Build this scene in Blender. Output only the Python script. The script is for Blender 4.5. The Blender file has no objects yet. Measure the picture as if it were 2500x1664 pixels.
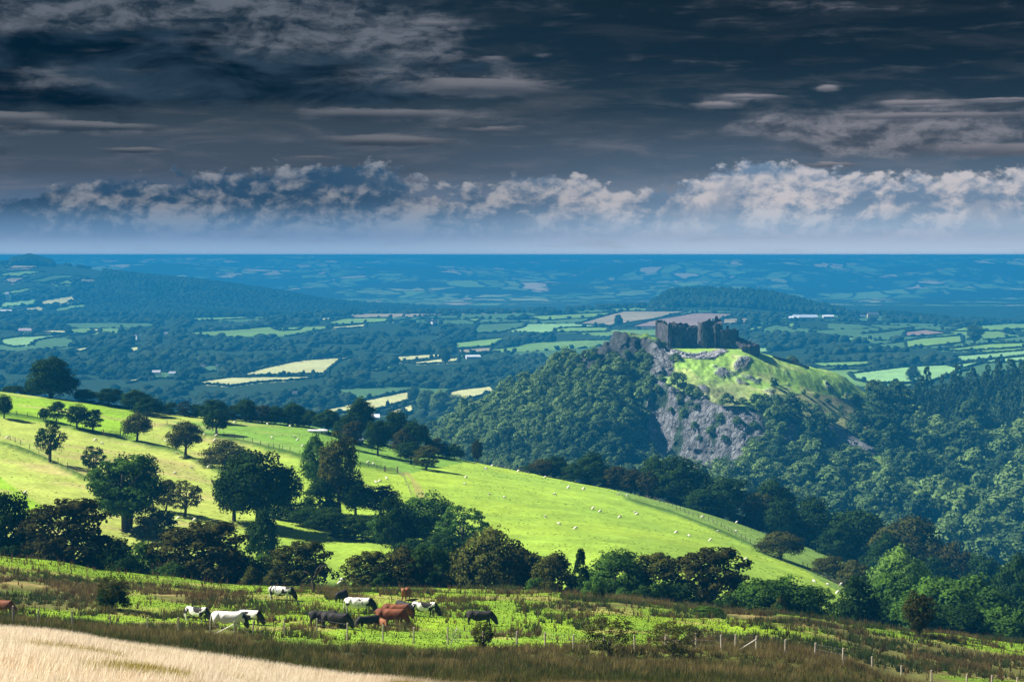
import bpy, math, random
import numpy as np
from mathutils import Vector

random.seed(5)
rng = np.random.default_rng(11)
SC = bpy.context.scene
COL = SC.collection
EXPO = 1.28
# surveying helpers: the camera stands at the origin looking along +Y, level, with a 67 mm lens.
F, CX, HV = 4665.0, 1250.0, 622.0
def px(u, D): return (u - CX) / F * D
def pz(v, D): return (HV - v) / F * D

def srgb(r, g, b, k=1.0):
    f = lambda c: (c / 255 / 12.92) if c / 255 <= 0.04045 else ((c / 255 + 0.055) / 1.055) ** 2.4
    return (f(r) * k, f(g) * k, f(b) * k, 1.0)

# ------------------------------------------------------------------ numpy noise
def _h(ix, iy, iz, s):
    n = (ix.astype(np.int64) * 374761393 + iy.astype(np.int64) * 668265263 + iz.astype(np.int64) * 2147483647 + s * 974634777) & 0xFFFFFFFF
    n = ((n ^ (n >> 13)) * 1274126177) & 0xFFFFFFFF
    n = n ^ (n >> 16)
    return (n & 0xFFFFFF) / float(0xFFFFFF)
def vnoise(x, y, z=0.0, s=0):
    flat = np.ndim(z) == 0
    x = np.asarray(x, float); y = np.asarray(y, float); z = np.asarray(z, float) if not flat else np.full(1, float(z))
    ix, iy, iz = np.floor(x), np.floor(y), np.floor(z)
    fx, fy, fz = x - ix, y - iy, z - iz
    fx, fy, fz = [t * t * t * (t * (t * 6 - 15) + 10) for t in (fx, fy, fz)]
    r = 0
    for a in (0, 1):
        for b in (0, 1):
            for c in ((0,) if flat else (0, 1)):
                w = (fx if a else 1 - fx) * (fy if b else 1 - fy) * (1 if flat else (fz if c else 1 - fz))
                r = r + w * _h(ix + a, iy + b, iz + c, s)
    return r * 2 - 1
def fbm(x, y, z=0.0, o=4, s=0, g=0.5):
    r, a, t = 0, 1.0, 0
    for k in range(o):
        r = r + a * vnoise(x * 2 ** k + 17.3 * k, y * 2 ** k - 9.1 * k, z if np.ndim(z) == 0 else z * 2 ** k, s + k)
        t += a; a *= g
    return r / t
def sstep(a, b, x):
    t = np.clip((x - a) / (b - a), 0, 1); return t * t * (3 - 2 * t)

def pchip(xk, yk, x):
    """xk (n,), yk (n, m) or (n,), x (p,) -> (p, m) monotone cubic"""
    xk = np.asarray(xk, float); yk = np.asarray(yk, float)
    one = yk.ndim == 1
    if one: yk = yk[:, None]
    h = np.diff(xk)[:, None]; d = np.diff(yk, axis=0) / h
    m = np.zeros_like(yk)
    w1 = 2 * h[1:] + h[:-1]; w2 = h[1:] + 2 * h[:-1]
    ok = d[:-1] * d[1:] > 0
    with np.errstate(divide='ignore', invalid='ignore'):
        mm = (w1 + w2) / (w1 / d[:-1] + w2 / d[1:])
    m[1:-1] = np.where(ok, mm, 0)
    m[0] = d[0]; m[-1] = d[-1]
    x = np.clip(np.asarray(x, float), xk[0], xk[-1])
    i = np.clip(np.searchsorted(xk, x, side='right') - 1, 0, len(xk) - 2)
    hh = h[i]; t = ((x - xk[i])[:, None]) / hh
    r = (2*t**3-3*t**2+1)*yk[i] + (t**3-2*t**2+t)*hh*m[i] + (-2*t**3+3*t**2)*yk[i+1] + (t**3-t**2)*hh*m[i+1]
    return r[:, 0] if one else r

def inpoly(U, V, poly):
    r = np.zeros(np.shape(U), bool); n = len(poly)
    for i in range(n):
        x1, y1 = poly[i]; x2, y2 = poly[(i + 1) % n]
        if y1 == y2: continue
        c = ((y1 > V) != (y2 > V)) & (U < (x2 - x1) * (V - y1) / (y2 - y1) + x1)
        r ^= c
    return r

# ------------------------------------------------------------------ object helpers
def tag(o, label=None, cat=None, group=None, kind=None):
    if label: o['label'] = label
    if cat: o['category'] = cat
    if group: o['group'] = group
    if kind: o['kind'] = kind
    return o
def link(o, parent=None):
    COL.objects.link(o)
    if parent is not None: o.parent = parent
    return o
def empty(name, loc):
    o = bpy.data.objects.new(name, None); o.location = loc; o.empty_display_size = 0.5
    return link(o)
def mesh_np(name, V, Fc, smooth=True, col=None, nor=None, mat=None):
    V = np.asarray(V, np.float32); Fc = np.asarray(Fc, np.int32)
    me = bpy.data.meshes.new(name)
    me.vertices.add(len(V)); me.vertices.foreach_set('co', V.ravel())
    k = Fc.shape[1]
    me.loops.add(Fc.size); me.loops.foreach_set('vertex_index', Fc.ravel())
    me.polygons.add(len(Fc)); me.polygons.foreach_set('loop_start', np.arange(0, Fc.size, k, dtype=np.int32))
    me.polygons.foreach_set('use_smooth', np.full(len(Fc), smooth, dtype=bool))
    me.update(calc_edges=True)
    if col is not None:
        a = me.color_attributes.new('Col', 'FLOAT_COLOR', 'POINT')
        c = np.ones((len(V), 4), np.float32); c[:, :col.shape[1]] = col
        a.data.foreach_set('color', c.ravel())
    if nor is not None:
        me.normals_split_custom_set_from_vertices(np.asarray(nor, np.float32).tolist())
    if mat: me.materials.append(mat)
    return me
def mesh_py(name, V, Fc, mat=None, smooth=False):
    me = bpy.data.meshes.new(name); me.from_pydata([tuple(v) for v in V], [], Fc); me.update()
    if smooth:
        for p in me.polygons: p.use_smooth = True
    if mat: me.materials.append(mat)
    return me
def obj(name, me, parent=None, loc=None):
    o = bpy.data.objects.new(name, me)
    if loc is not None: o.location = loc
    return link(o, parent)
class MB:
    def __init__(s): s.v = []; s.f = []
    def add(s, V, Fc):
        n = len(s.v); s.v += [tuple(p) for p in V]; s.f += [tuple(i + n for i in f) for f in Fc]; return s
    def box(s, c, d, rz=0.0):
        cx, cy, cz = c; a, b, h = d[0] / 2, d[1] / 2, d[2] / 2; co, si = math.cos(rz), math.sin(rz)
        V = [(cx + x * co - y * si, cy + x * si + y * co, cz + z) for z in (-h, h) for x, y in ((-a, -b), (a, -b), (a, b), (-a, b))]
        return s.add(V, [(3, 2, 1, 0), (4, 5, 6, 7), (0, 1, 5, 4), (1, 2, 6, 5), (2, 3, 7, 6), (3, 0, 4, 7)])
    def tube(s, pts, rad, n=6):
        pts = [Vector(p) for p in pts]; V = []; Fc = []
        for i, p in enumerate(pts):
            t = (pts[min(i + 1, len(pts) - 1)] - pts[max(i - 1, 0)]).normalized()
            a = t.cross(Vector((0.3, 0.9, 0.1))); a = a.normalized() if a.length > 1e-4 else Vector((1, 0, 0)); b = t.cross(a)
            r = rad[i] if hasattr(rad, '__len__') else rad
            for k in range(n):
                q = 2 * math.pi * k / n; V.append(p + a * (r * math.cos(q)) + b * (r * math.sin(q)))
        for i in range(len(pts) - 1):
            for k in range(n):
                Fc.append((i * n + k, i * n + (k + 1) % n, (i + 1) * n + (k + 1) % n, (i + 1) * n + k))
        Fc.append(tuple(range(n))[::-1]); Fc.append(tuple((len(pts) - 1) * n + k for k in range(n)))
        return s.add(V, Fc)
    def mesh(s, name, mat, smooth=False): return mesh_py(name, s.v, s.f, mat, smooth)
    def build(s, name, mat, parent=None, smooth=False, loc=None): return obj(name, s.mesh(name, mat, smooth), parent, loc)

# ------------------------------------------------------------------ materials
def mat(name, rough=0.9, spec=0.1):
    m = bpy.data.materials.new(name); m.use_nodes = True; nt = m.node_tree; nt.nodes.clear()
    out = nt.nodes.new('ShaderNodeOutputMaterial'); b = nt.nodes.new('ShaderNodeBsdfPrincipled')
    b.inputs['Roughness'].default_value = rough; b.inputs['Specular IOR Level'].default_value = spec
    nt.links.new(b.outputs[0], out.inputs[0])
    return m, nt, b, out
class G:
    """tiny node expression builder"""
    def __init__(s, nt): s.nt = nt
    def _in(s, sock, v):
        if isinstance(v, bpy.types.NodeSocket): s.nt.links.new(v, sock)
        elif v is not None:
            try: sock.default_value = v
            except Exception: sock.default_value = tuple(v)[:3]
    def m(s, op, a, b=None, c=None):
        n = s.nt.nodes.new('ShaderNodeMath'); n.operation = op
        s._in(n.inputs[0], a); s._in(n.inputs[1], b)
        if c is not None: s._in(n.inputs[2], c)
        return n.outputs[0]
    def add(s, a, b): return s.m('ADD', a, b)
    def sub(s, a, b): return s.m('SUBTRACT', a, b)
    def mul(s, a, b): return s.m('MULTIPLY', a, b)
    def ss(s, a, lo, hi, to0=0.0, to1=1.0):
        n = s.nt.nodes.new('ShaderNodeMapRange'); n.interpolation_type = 'SMOOTHSTEP'
        s._in(n.inputs[0], a); s._in(n.inputs[1], lo); s._in(n.inputs[2], hi); s._in(n.inputs[3], to0); s._in(n.inputs[4], to1)
        return n.outputs[0]
    def lin(s, a, lo, hi, to0=0.0, to1=1.0):
        n = s.nt.nodes.new('ShaderNodeMapRange')
        s._in(n.inputs[0], a); s._in(n.inputs[1], lo); s._in(n.inputs[2], hi); s._in(n.inputs[3], to0); s._in(n.inputs[4], to1)
        return n.outputs[0]
    def vec(s, x, y, z):
        n = s.nt.nodes.new('ShaderNodeCombineXYZ'); s._in(n.inputs[0], x); s._in(n.inputs[1], y); s._in(n.inputs[2], z); return n.outputs[0]
    def sep(s, v):
        n = s.nt.nodes.new('ShaderNodeSeparateXYZ'); s._in(n.inputs[0], v); return n.outputs
    def vm(s, op, a, b=None, sc=None):
        n = s.nt.nodes.new('ShaderNodeVectorMath'); n.operation = op; s._in(n.inputs[0], a)
        if b is not None: s._in(n.inputs[1], b)
        if sc is not None: s._in(n.inputs[3], sc)
        return n.outputs[0]
    def noise(s, v, scale, detail=4, rough=0.5, dist=0.0, color=False):
        n = s.nt.nodes.new('ShaderNodeTexNoise'); s._in(n.inputs['Vector'], v); s._in(n.inputs['Scale'], scale)
        n.inputs['Detail'].default_value = detail; n.inputs['Roughness'].default_value = rough; n.inputs['Distortion'].default_value = dist
        return n.outputs[1 if color else 0]
    def vor(s, v, scale, feature='F1', out='Distance', rnd=1.0):
        n = s.nt.nodes.new('ShaderNodeTexVoronoi'); n.feature = feature; s._in(n.inputs['Vector'], v); s._in(n.inputs['Scale'], scale)
        n.inputs['Randomness'].default_value = rnd
        return n.outputs[out]
    def mix(s, f, a, b, bt='MIX'):
        n = s.nt.nodes.new('ShaderNodeMix'); n.data_type = 'RGBA'; n.blend_type = bt; n.clamp_factor = True
        s._in(n.inputs[0], f); s._in(n.inputs[6], a); s._in(n.inputs[7], b); return n.outputs[2]
    def attr(s, name):
        n = s.nt.nodes.new('ShaderNodeAttribute'); n.attribute_name = name; return n
    def co(s, which='Object'):
        return s.nt.nodes.new('ShaderNodeTexCoord').outputs[which]
    def geo(s, which): return s.nt.nodes.new('ShaderNodeNewGeometry').outputs[which]
    def info(s, which='Random'): return s.nt.nodes.new('ShaderNodeObjectInfo').outputs[which]
    def ramp(s, f, stops):
        n = s.nt.nodes.new('ShaderNodeValToRGB'); e = n.color_ramp.elements
        while len(e) < len(stops): e.new(0.5)
        for el, (p, c) in zip(e, stops): el.position = p; el.color = c
        s._in(n.inputs[0], f); return n.outputs[0]
    def bump(s, h, strength, dist, bsdf):
        n = s.nt.nodes.new('ShaderNodeBump'); n.inputs['Strength'].default_value = strength; n.inputs['Distance'].default_value = dist
        s._in(n.inputs['Height'], h); s.nt.links.new(n.outputs[0], bsdf.inputs['Normal'])

def mat_leaf(name, c1, c2, transl=0.25):
    """diffuse + translucent foliage, tinted per leaf clump (Col) and per tree"""
    m = bpy.data.materials.new(name); m.use_nodes = True; nt = m.node_tree; nt.nodes.clear(); g = G(nt)
    out = nt.nodes.new('ShaderNodeOutputMaterial'); d = nt.nodes.new('ShaderNodeBsdfDiffuse'); t = nt.nodes.new('ShaderNodeBsdfTranslucent')
    mx = nt.nodes.new('ShaderNodeMixShader'); mx.inputs[0].default_value = transl
    a = g.attr('Col').outputs['Fac']
    f = g.add(g.mul(a, 0.75), g.mul(g.info(), 0.35))
    c = g.mix(f, c1, c2)
    nt.links.new(c, d.inputs[0]); nt.links.new(c, t.inputs[0])
    nt.links.new(d.outputs[0], mx.inputs[1]); nt.links.new(t.outputs[0], mx.inputs[2]); nt.links.new(mx.outputs[0], out.inputs[0])
    return m
def mat_blade(name, transl=0.4):
    m = bpy.data.materials.new(name); m.use_nodes = True; nt = m.node_tree; nt.nodes.clear(); g = G(nt)
    out = nt.nodes.new('ShaderNodeOutputMaterial'); d = nt.nodes.new('ShaderNodeBsdfDiffuse'); t = nt.nodes.new('ShaderNodeBsdfTranslucent')
    mx = nt.nodes.new('ShaderNodeMixShader'); mx.inputs[0].default_value = transl
    c = g.attr('Col').outputs['Color']
    nt.links.new(c, d.inputs[0]); nt.links.new(c, t.inputs[0])
    nt.links.new(d.outputs[0], mx.inputs[1]); nt.links.new(t.outputs[0], mx.inputs[2]); nt.links.new(mx.outputs[0], out.inputs[0])
    return m
def mat_plain(name, c, var=0.25, scale=2.0, rough=0.85, spec=0.1, bump=0.0, bdist=0.02):
    m, nt, b, out = mat(name, rough, spec); g = G(nt)
    n = g.noise(g.co(), scale, 5, 0.6)
    k = g.lin(n, 0.3, 0.7, 1 - var, 1 + var)
    cc = g.vm('SCALE', g.vm('ADD', (c[0], c[1], c[2]), (0, 0, 0)), sc=k)
    nt.links.new(cc, b.inputs['Base Color'])
    if bump: g.bump(n, bump, bdist, b)
    return m
# ================================================================== terrain
# rows of the hillside survey: depth, then (bearing u, sight line v) pairs, or ('z', ...) heights
def vrow(D, pts): return (D, [p[0] for p in pts], [pz(p[1], D) for p in pts])
def zrow(D, pts): return (D, [p[0] for p in pts], [p[1] for p in pts])
edge_pts = [(-800, 1500), (0, 1545), (300, 1588), (600, 1632), (900, 1668), (1200, 1680), (1500, 1690), (1800, 1702), (2500, 1725), (3400, 1780)]
ROWS = [
 zrow(5, [(-1300, -1.7), (3800, -1.7)]),
 vrow(40, [(-1300, 1780), (3800, 1830)]),
 vrow(85, edge_pts),
 vrow(100, [(-800, 1600), (0, 1640), (300, 1650), (600, 1645), (900, 1668), (1200, 1672), (1500, 1672), (1800, 1685), (2500, 1735), (3400, 1800)]),
 vrow(113, [(-800, 1540), (0, 1560), (300, 1590), (600, 1610), (900, 1632), (1200, 1645), (1500, 1650), (1900, 1670), (2200, 1712), (2500, 1730), (3400, 1790)]),
 vrow(145, [(-800, 1500), (0, 1527), (300, 1542), (600, 1553), (900, 1570), (1200, 1583), (1500, 1587), (1860, 1592), (2030, 1618), (2200, 1662), (2500, 1680), (3400, 1740)]),
 vrow(180, [(-800, 1440), (0, 1460), (300, 1472), (600, 1477), (900, 1482), (1200, 1492), (1500, 1505), (1900, 1535), (2200, 1582), (2500, 1622), (3400, 1700)]),
 vrow(230, [(-800, 1280), (0, 1355), (300, 1395), (600, 1432), (900, 1441), (1200, 1441), (1500, 1455), (1700, 1482), (1900, 1502), (2200, 1538), (2500, 1573), (3400, 1680)]),
 vrow(262, [(-800, 1360), (0, 1410), (300, 1450), (600, 1485), (900, 1480), (1200, 1490), (1500, 1500), (1900, 1560), (2200, 1600), (2500, 1640), (3400, 1740)]),
 vrow(312, [(-800, 1330), (0, 1395), (300, 1430), (600, 1450), (900, 1440), (1200, 1470), (1500, 1480), (1900, 1520), (2200, 1575), (2500, 1620), (3400, 1740)]),
 vrow(360, [(-800, 1220), (0, 1290), (300, 1325), (600, 1360), (900, 1388), (1200, 1400), (1500, 1400), (1900, 1455), (2080, 1500), (2200, 1550), (2500, 1600), (3400, 1740)]),
 vrow(450, [(-800, 1080), (0, 1125), (300, 1165), (600, 1210), (900, 1240), (1200, 1260), (1500, 1290), (1900, 1375), (2200, 1480), (2500, 1560), (3400, 1740)]),
 vrow(600, [(-800, 860), (0, 962), (200, 988), (400, 1018), (600, 1030), (750, 1042), (900, 1080), (1050, 1110), (1200, 1140), (1500, 1195), (1700, 1245), (1900, 1312), (2100, 1390), (2300, 1480), (2500, 1540), (3400, 1740)]),
 vrow(690, [(-800, 940), (0, 1020), (400, 1070), (750, 1090), (1200, 1190), (1500, 1260), (1900, 1390), (2300, 1560), (2500, 1620), (3400, 1780)]),
 zrow(850, [(-1300, -180), (3800, -200)]),
 zrow(1300, [(-1300, -172), (3800, -185)]),
 vrow(1800, [(-1300, 1035), (3800, 1035)]),
 vrow(2400, [(-1300, 905), (0, 900), (1200, 915), (2000, 900), (2500, 880), (3800, 870)]),
 vrow(3200, [(-1300, 820), (0, 818), (1000, 828), (1600, 815), (2000, 818), (2500, 815), (3800, 800)]),
 vrow(4200, [(-1300, 770), (0, 775), (400, 772), (700, 770), (1000, 765), (1300, 760), (1550, 751), (1750, 747), (1900, 757), (2100, 768), (2300, 780), (2500, 790), (3800, 780)]),
 vrow(4520, [(-1300, 765), (0, 768), (500, 772), (700, 775), (900, 780), (1600, 785), (2500, 795), (3800, 795)]),
 vrow(4900, [(-1300, 710), (0, 720), (300, 733), (600, 757), (850, 772), (1000, 772), (3800, 775)]),
 vrow(5500, [(-1300, 600), (-200, 630), (0, 640), (70, 640), (150, 646), (300, 668), (500, 687), (700, 717), (850, 742), (1000, 752), (1200, 756), (3800, 756)]),
 vrow(6200, [(-1300, 640), (0, 672), (300, 700), (700, 735), (1000, 742), (3800, 742)]),
 vrow(7500, [(-1300, 728), (3800, 728)]),
 vrow(8400, [(-1300, 690), (200, 700), (520, 686), (780, 699), (1050, 690), (1250, 681), (1480, 697), (1800, 674), (2050, 694), (2300, 684), (2600, 690), (3800, 690)]),
 vrow(9100, [(-1300, 702), (3800, 704)]),
 vrow(10700, [(-1300, 660), (150, 655), (420, 647), (700, 661), (1000, 650), (1300, 662), (1600, 641), (1900, 636), (2150, 655), (2400, 640), (2700, 648), (3800, 650)]),
 vrow(11600, [(-1300, 668), (1200, 670), (1900, 655), (3800, 664)]),
 vrow(14000, [(-1300, 626), (0, 633), (200, 625), (400, 629), (620, 624), (1000, 627), (1400, 625), (1700, 631), (2000, 629), (2200, 625), (2500, 624), (3800, 625)]),
 vrow(17500, [(-1300, 640), (3800, 640)]),
]
UG = np.unique(np.concatenate([np.linspace(-1300, -80, 70), np.arange(-80, 2590, 3.0), np.linspace(2590, 3800, 70)]))
lnD = np.concatenate([np.linspace(math.log(5), math.log(45), 40)[:-1], np.linspace(math.log(45), math.log(800), 420)[:-1],
                      np.linspace(math.log(800), math.log(1700), 40)[:-1], np.linspace(math.log(1700), math.log(17500), 430)])
DG = np.exp(lnD)
ZK = np.array([pchip(r[1], r[2], UG) for r in ROWS])          # rows x columns
ZG = pchip(np.log([r[0] for r in ROWS]), ZK, lnD)              # depth x columns
UU, DD = np.meshgrid(UG, DG)
XX = (UU - CX) / F * DD
YY = DD.copy()
ZBASE = ZG.copy()
near = sstep(60, 130, DD) * (1 - sstep(240, 300, DD))
ZG = ZG + near * (0.28 * fbm(XX / 5, YY / 5, o=3, s=1) + 0.5 * fbm(XX / 18, YY / 18, o=2, s=2))
ZG = ZG + sstep(20, 60, DD) * (1 - sstep(80, 95, DD)) * 0.25 * fbm(XX / 6, YY / 6, o=2, s=3)
midf = sstep(300, 360, DD) * (1 - sstep(700, 800, DD))
ZG = ZG + midf * (0.9 * fbm(XX / 60, YY / 60, o=2, s=4) + 0.25 * fbm(XX / 9, YY / 9, o=2, s=5))
# banks thrown up along the old field boundaries
BANKS = [([(0, 1085), (70, 1108), (160, 1150), (235, 1185)], 1.0),
         ([(-60, 1010), (60, 1020), (130, 1035), (200, 1052), (262, 1064), (312, 1068)], 1.0),
         ([(330, 1078), (430, 1100), (480, 1125), (560, 1160)], 1.0),
         ([(400, 1040), (500, 1062), (600, 1082), (700, 1106), (740, 1118)], 0.8),
         ([(860, 1132), (945, 1150)], 0.8),
         ([(1530, 1222), (1640, 1252), (1760, 1300), (1860, 1345)], 0.7)]
def vproj(z, D): return HV - z / D * F
VV = vproj(ZBASE, DD)
rowsel = (DD > 330) & (DD < 640)
bankm = np.zeros_like(ZG)
for pts, a in BANKS:
    us = [p[0] for p in pts]; vs = [p[1] for p in pts]
    vl = np.interp(UU, us, vs)
    inside = sstep(us[0] - 30, us[0] + 25, UU) * sstep(us[-1] + 30, us[-1] - 25, UU)
    w = np.where(rowsel, inside * np.exp(-((VV - vl) / 5.0) ** 2), 0)
    bankm = np.maximum(bankm, w * a)
ZG = ZG + 0.9 * bankm
ZG = ZG + 40 * sstep(1575, 1650, UU) * (1 - sstep(1850, 2120, UU)) * np.exp(-((DD - 4330) / 140) ** 2)
mid = sstep(1500, 1900, DD) * (1 - sstep(6000, 8000, DD))
ZG = ZG + mid * (4.0 * fbm(XX / 350, YY / 350, o=3, s=6))
far = sstep(6300, 8500, DD) * (1 - 0.9 * sstep(12500, 13500, DD))
ZG = ZG + far * (44 * (0.55 - np.abs(fbm(XX / 1700 + YY / 4000, YY / 1000, o=4, s=8)) * 2.2) - 13)
ZG = ZG + sstep(13200, 13800, DD) * sstep(15200, 14300, DD) * (9 * fbm(XX / 420, YY / 2000, o=4, s=9) - 4)
VV = vproj(ZG, DD)

def ground(x, y):
    x = np.asarray(x, float); y = np.asarray(y, float)
    u = x / y * F + CX; l = np.log(y)
    iu = np.clip(np.searchsorted(UG, u, side='right') - 1, 0, len(UG) - 2); il = np.clip(np.searchsorted(lnD, l, side='right') - 1, 0, len(lnD) - 2)
    fu = np.clip((u - UG[iu]) / (UG[iu + 1] - UG[iu]), 0, 1); fl = np.clip((l - lnD[il]) / (lnD[il + 1] - lnD[il]), 0, 1)
    return (ZG[il, iu] * (1 - fu) + ZG[il, iu + 1] * fu) * (1 - fl) + (ZG[il + 1, iu] * (1 - fu) + ZG[il + 1, iu + 1] * fu) * fl
def hit(u, v, Dmin, Dmax):
    D = np.exp(np.linspace(math.log(Dmin), math.log(Dmax), 500)); x = px(u, D); z = ground(x, D)
    vv = vproj(z, D); k = np.nonzero(vv <= v)[0]
    i = int(k[0]) if len(k) else int(np.argmin(vv))
    return Vector((float(x[i]), float(D[i]), float(z[i])))
def at(u, D):
    x = px(u, D); return Vector((x, D, float(ground(x, D))))

# ---- what grows where (base colours only)
def blend(C, c, w):
    w = np.clip(w, 0, 1)[..., None]; return C * (1 - w) + np.array(c) * w
n1 = fbm(XX / 6, YY / 6, o=4, s=20); n2 = fbm(XX / 25, YY / 25, o=3, s=21); n3 = fbm(XX / 1.7, YY / 1.7, o=2, s=22)
C = np.zeros(XX.shape + (3,)) + np.array((0.50, 0.33, 0.15))
C = blend(C, (0.26, 0.25, 0.05), sstep(0.05, 0.5, n1 + 0.5 * n3 - sstep(1500, 1650, VV) * 0.0) * (DD < 90) * 0.6)
wet = sstep(86, 92, DD)
C = blend(C, (0.05, 0.055, 0.02), wet)
past = sstep(130, 150, DD + 14 * n2)
green = np.stack([0.16 + 0.06 * n1, 0.26 + 0.07 * n1, 0.02 + 0 * n1], -1)
C = C * (1 - past[..., None]) + green * past[..., None]
rushy = sstep(0.0, 0.25, n2 + 0.5 * n1 + 0.35 * sstep(900, 100, UU) * sstep(175, 195, DD) * (DD < 222) + 0.55 * sstep(1500, 2300, UU) * sstep(205, 170, DD) - 0.45 * sstep(500, 900, UU) * sstep(1500, 1100, UU) - 0.35 * sstep(195, 215, DD) * sstep(700, 1200, UU))
CLEAN = sstep(201, 209, DD + 4 * n1) * sstep(820, 640, UU)
RUSH = np.clip(rushy, 0, 1) * past * (DD < 240) * (1 - CLEAN)
C = blend(C, (0.10, 0.085, 0.035), RUSH * 0.85)
dry = sstep(0.15, 0.45, fbm(XX / 9, YY / 4, o=3, s=30)) * past * (DD < 240)
C = blend(C, (0.30, 0.22, 0.09), dry * 0.55)
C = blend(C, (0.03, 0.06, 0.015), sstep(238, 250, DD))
# middle fields
fld = sstep(322, 345, DD) * (DD < 680)
base = np.stack([0.25 + 0.06 * n2, 0.38 + 0.06 * n2, 0.045 + 0 * n1], -1)
C = C * (1 - fld[..., None]) + base * fld[..., None]
left = sstep(820, 450, UU + 0.35 * (VV - 1100)) * fld
C = blend(C, (0.36, 0.37, 0.10), left * (0.55 + 0.3 * n2))
topl = inpoly(UU, VV, [(-900, 700), (-900, 1000), (0, 1016), (120, 1035), (260, 1064), (330, 1075), (350, 1000), (100, 900)]) & (DD > 330) & (DD < 680)
C = blend(C, (0.20, 0.36, 0.02), topl * 0.95)
botl = inpoly(UU, VV, [(-900, 1000), (-100, 1120), (0, 1165), (70, 1215), (115, 1240), (0, 1290), (-900, 1300)]) & (DD > 330) & (DD < 680)
C = blend(C, (0.20, 0.36, 0.02), botl * 0.95)
midb = inpoly(UU, VV, [(420, 1030), (560, 1075), (740, 1118), (940, 1150), (980, 1160), (1150, 1125), (900, 1060), (700, 1030)]) & (DD > 330) & (DD < 680)
C = blend(C, (0.14, 0.28, 0.04), midb * 0.9)
strip = inpoly(UU, VV, [(1530, 1222), (1640, 1252), (1760, 1300), (1860, 1345), (1960, 1390), (2090, 1470), (2400, 1600), (2400, 1400), (1900, 1260), (1500, 1190)]) & (DD > 330) & (DD < 680)
C = blend(C, (0.15, 0.25, 0.05), strip * 0.9)
worn = sstep(0.2, 0.5, fbm(XX / 30 + YY / 60, YY / 7, o=3, s=33)) * left
C = blend(C, (0.36, 0.29, 0.13), worn * 0.6)
track = inpoly(UU, VV, [(950, 1150), (1000, 1165), (1012, 1200), (1020, 1215), (1045, 1215), (1025, 1185), (1000, 1155)]) & (DD > 330) & (DD < 680)
C = blend(C, (0.32, 0.25, 0.10), track * 0.6)
C = blend(C, (0.045, 0.10, 0.015), np.clip(bankm * 1.3, 0, 0.92))
bk = sstep(672, 690, DD)
C = blend(C, (0.02, 0.045, 0.02), bk)
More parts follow.
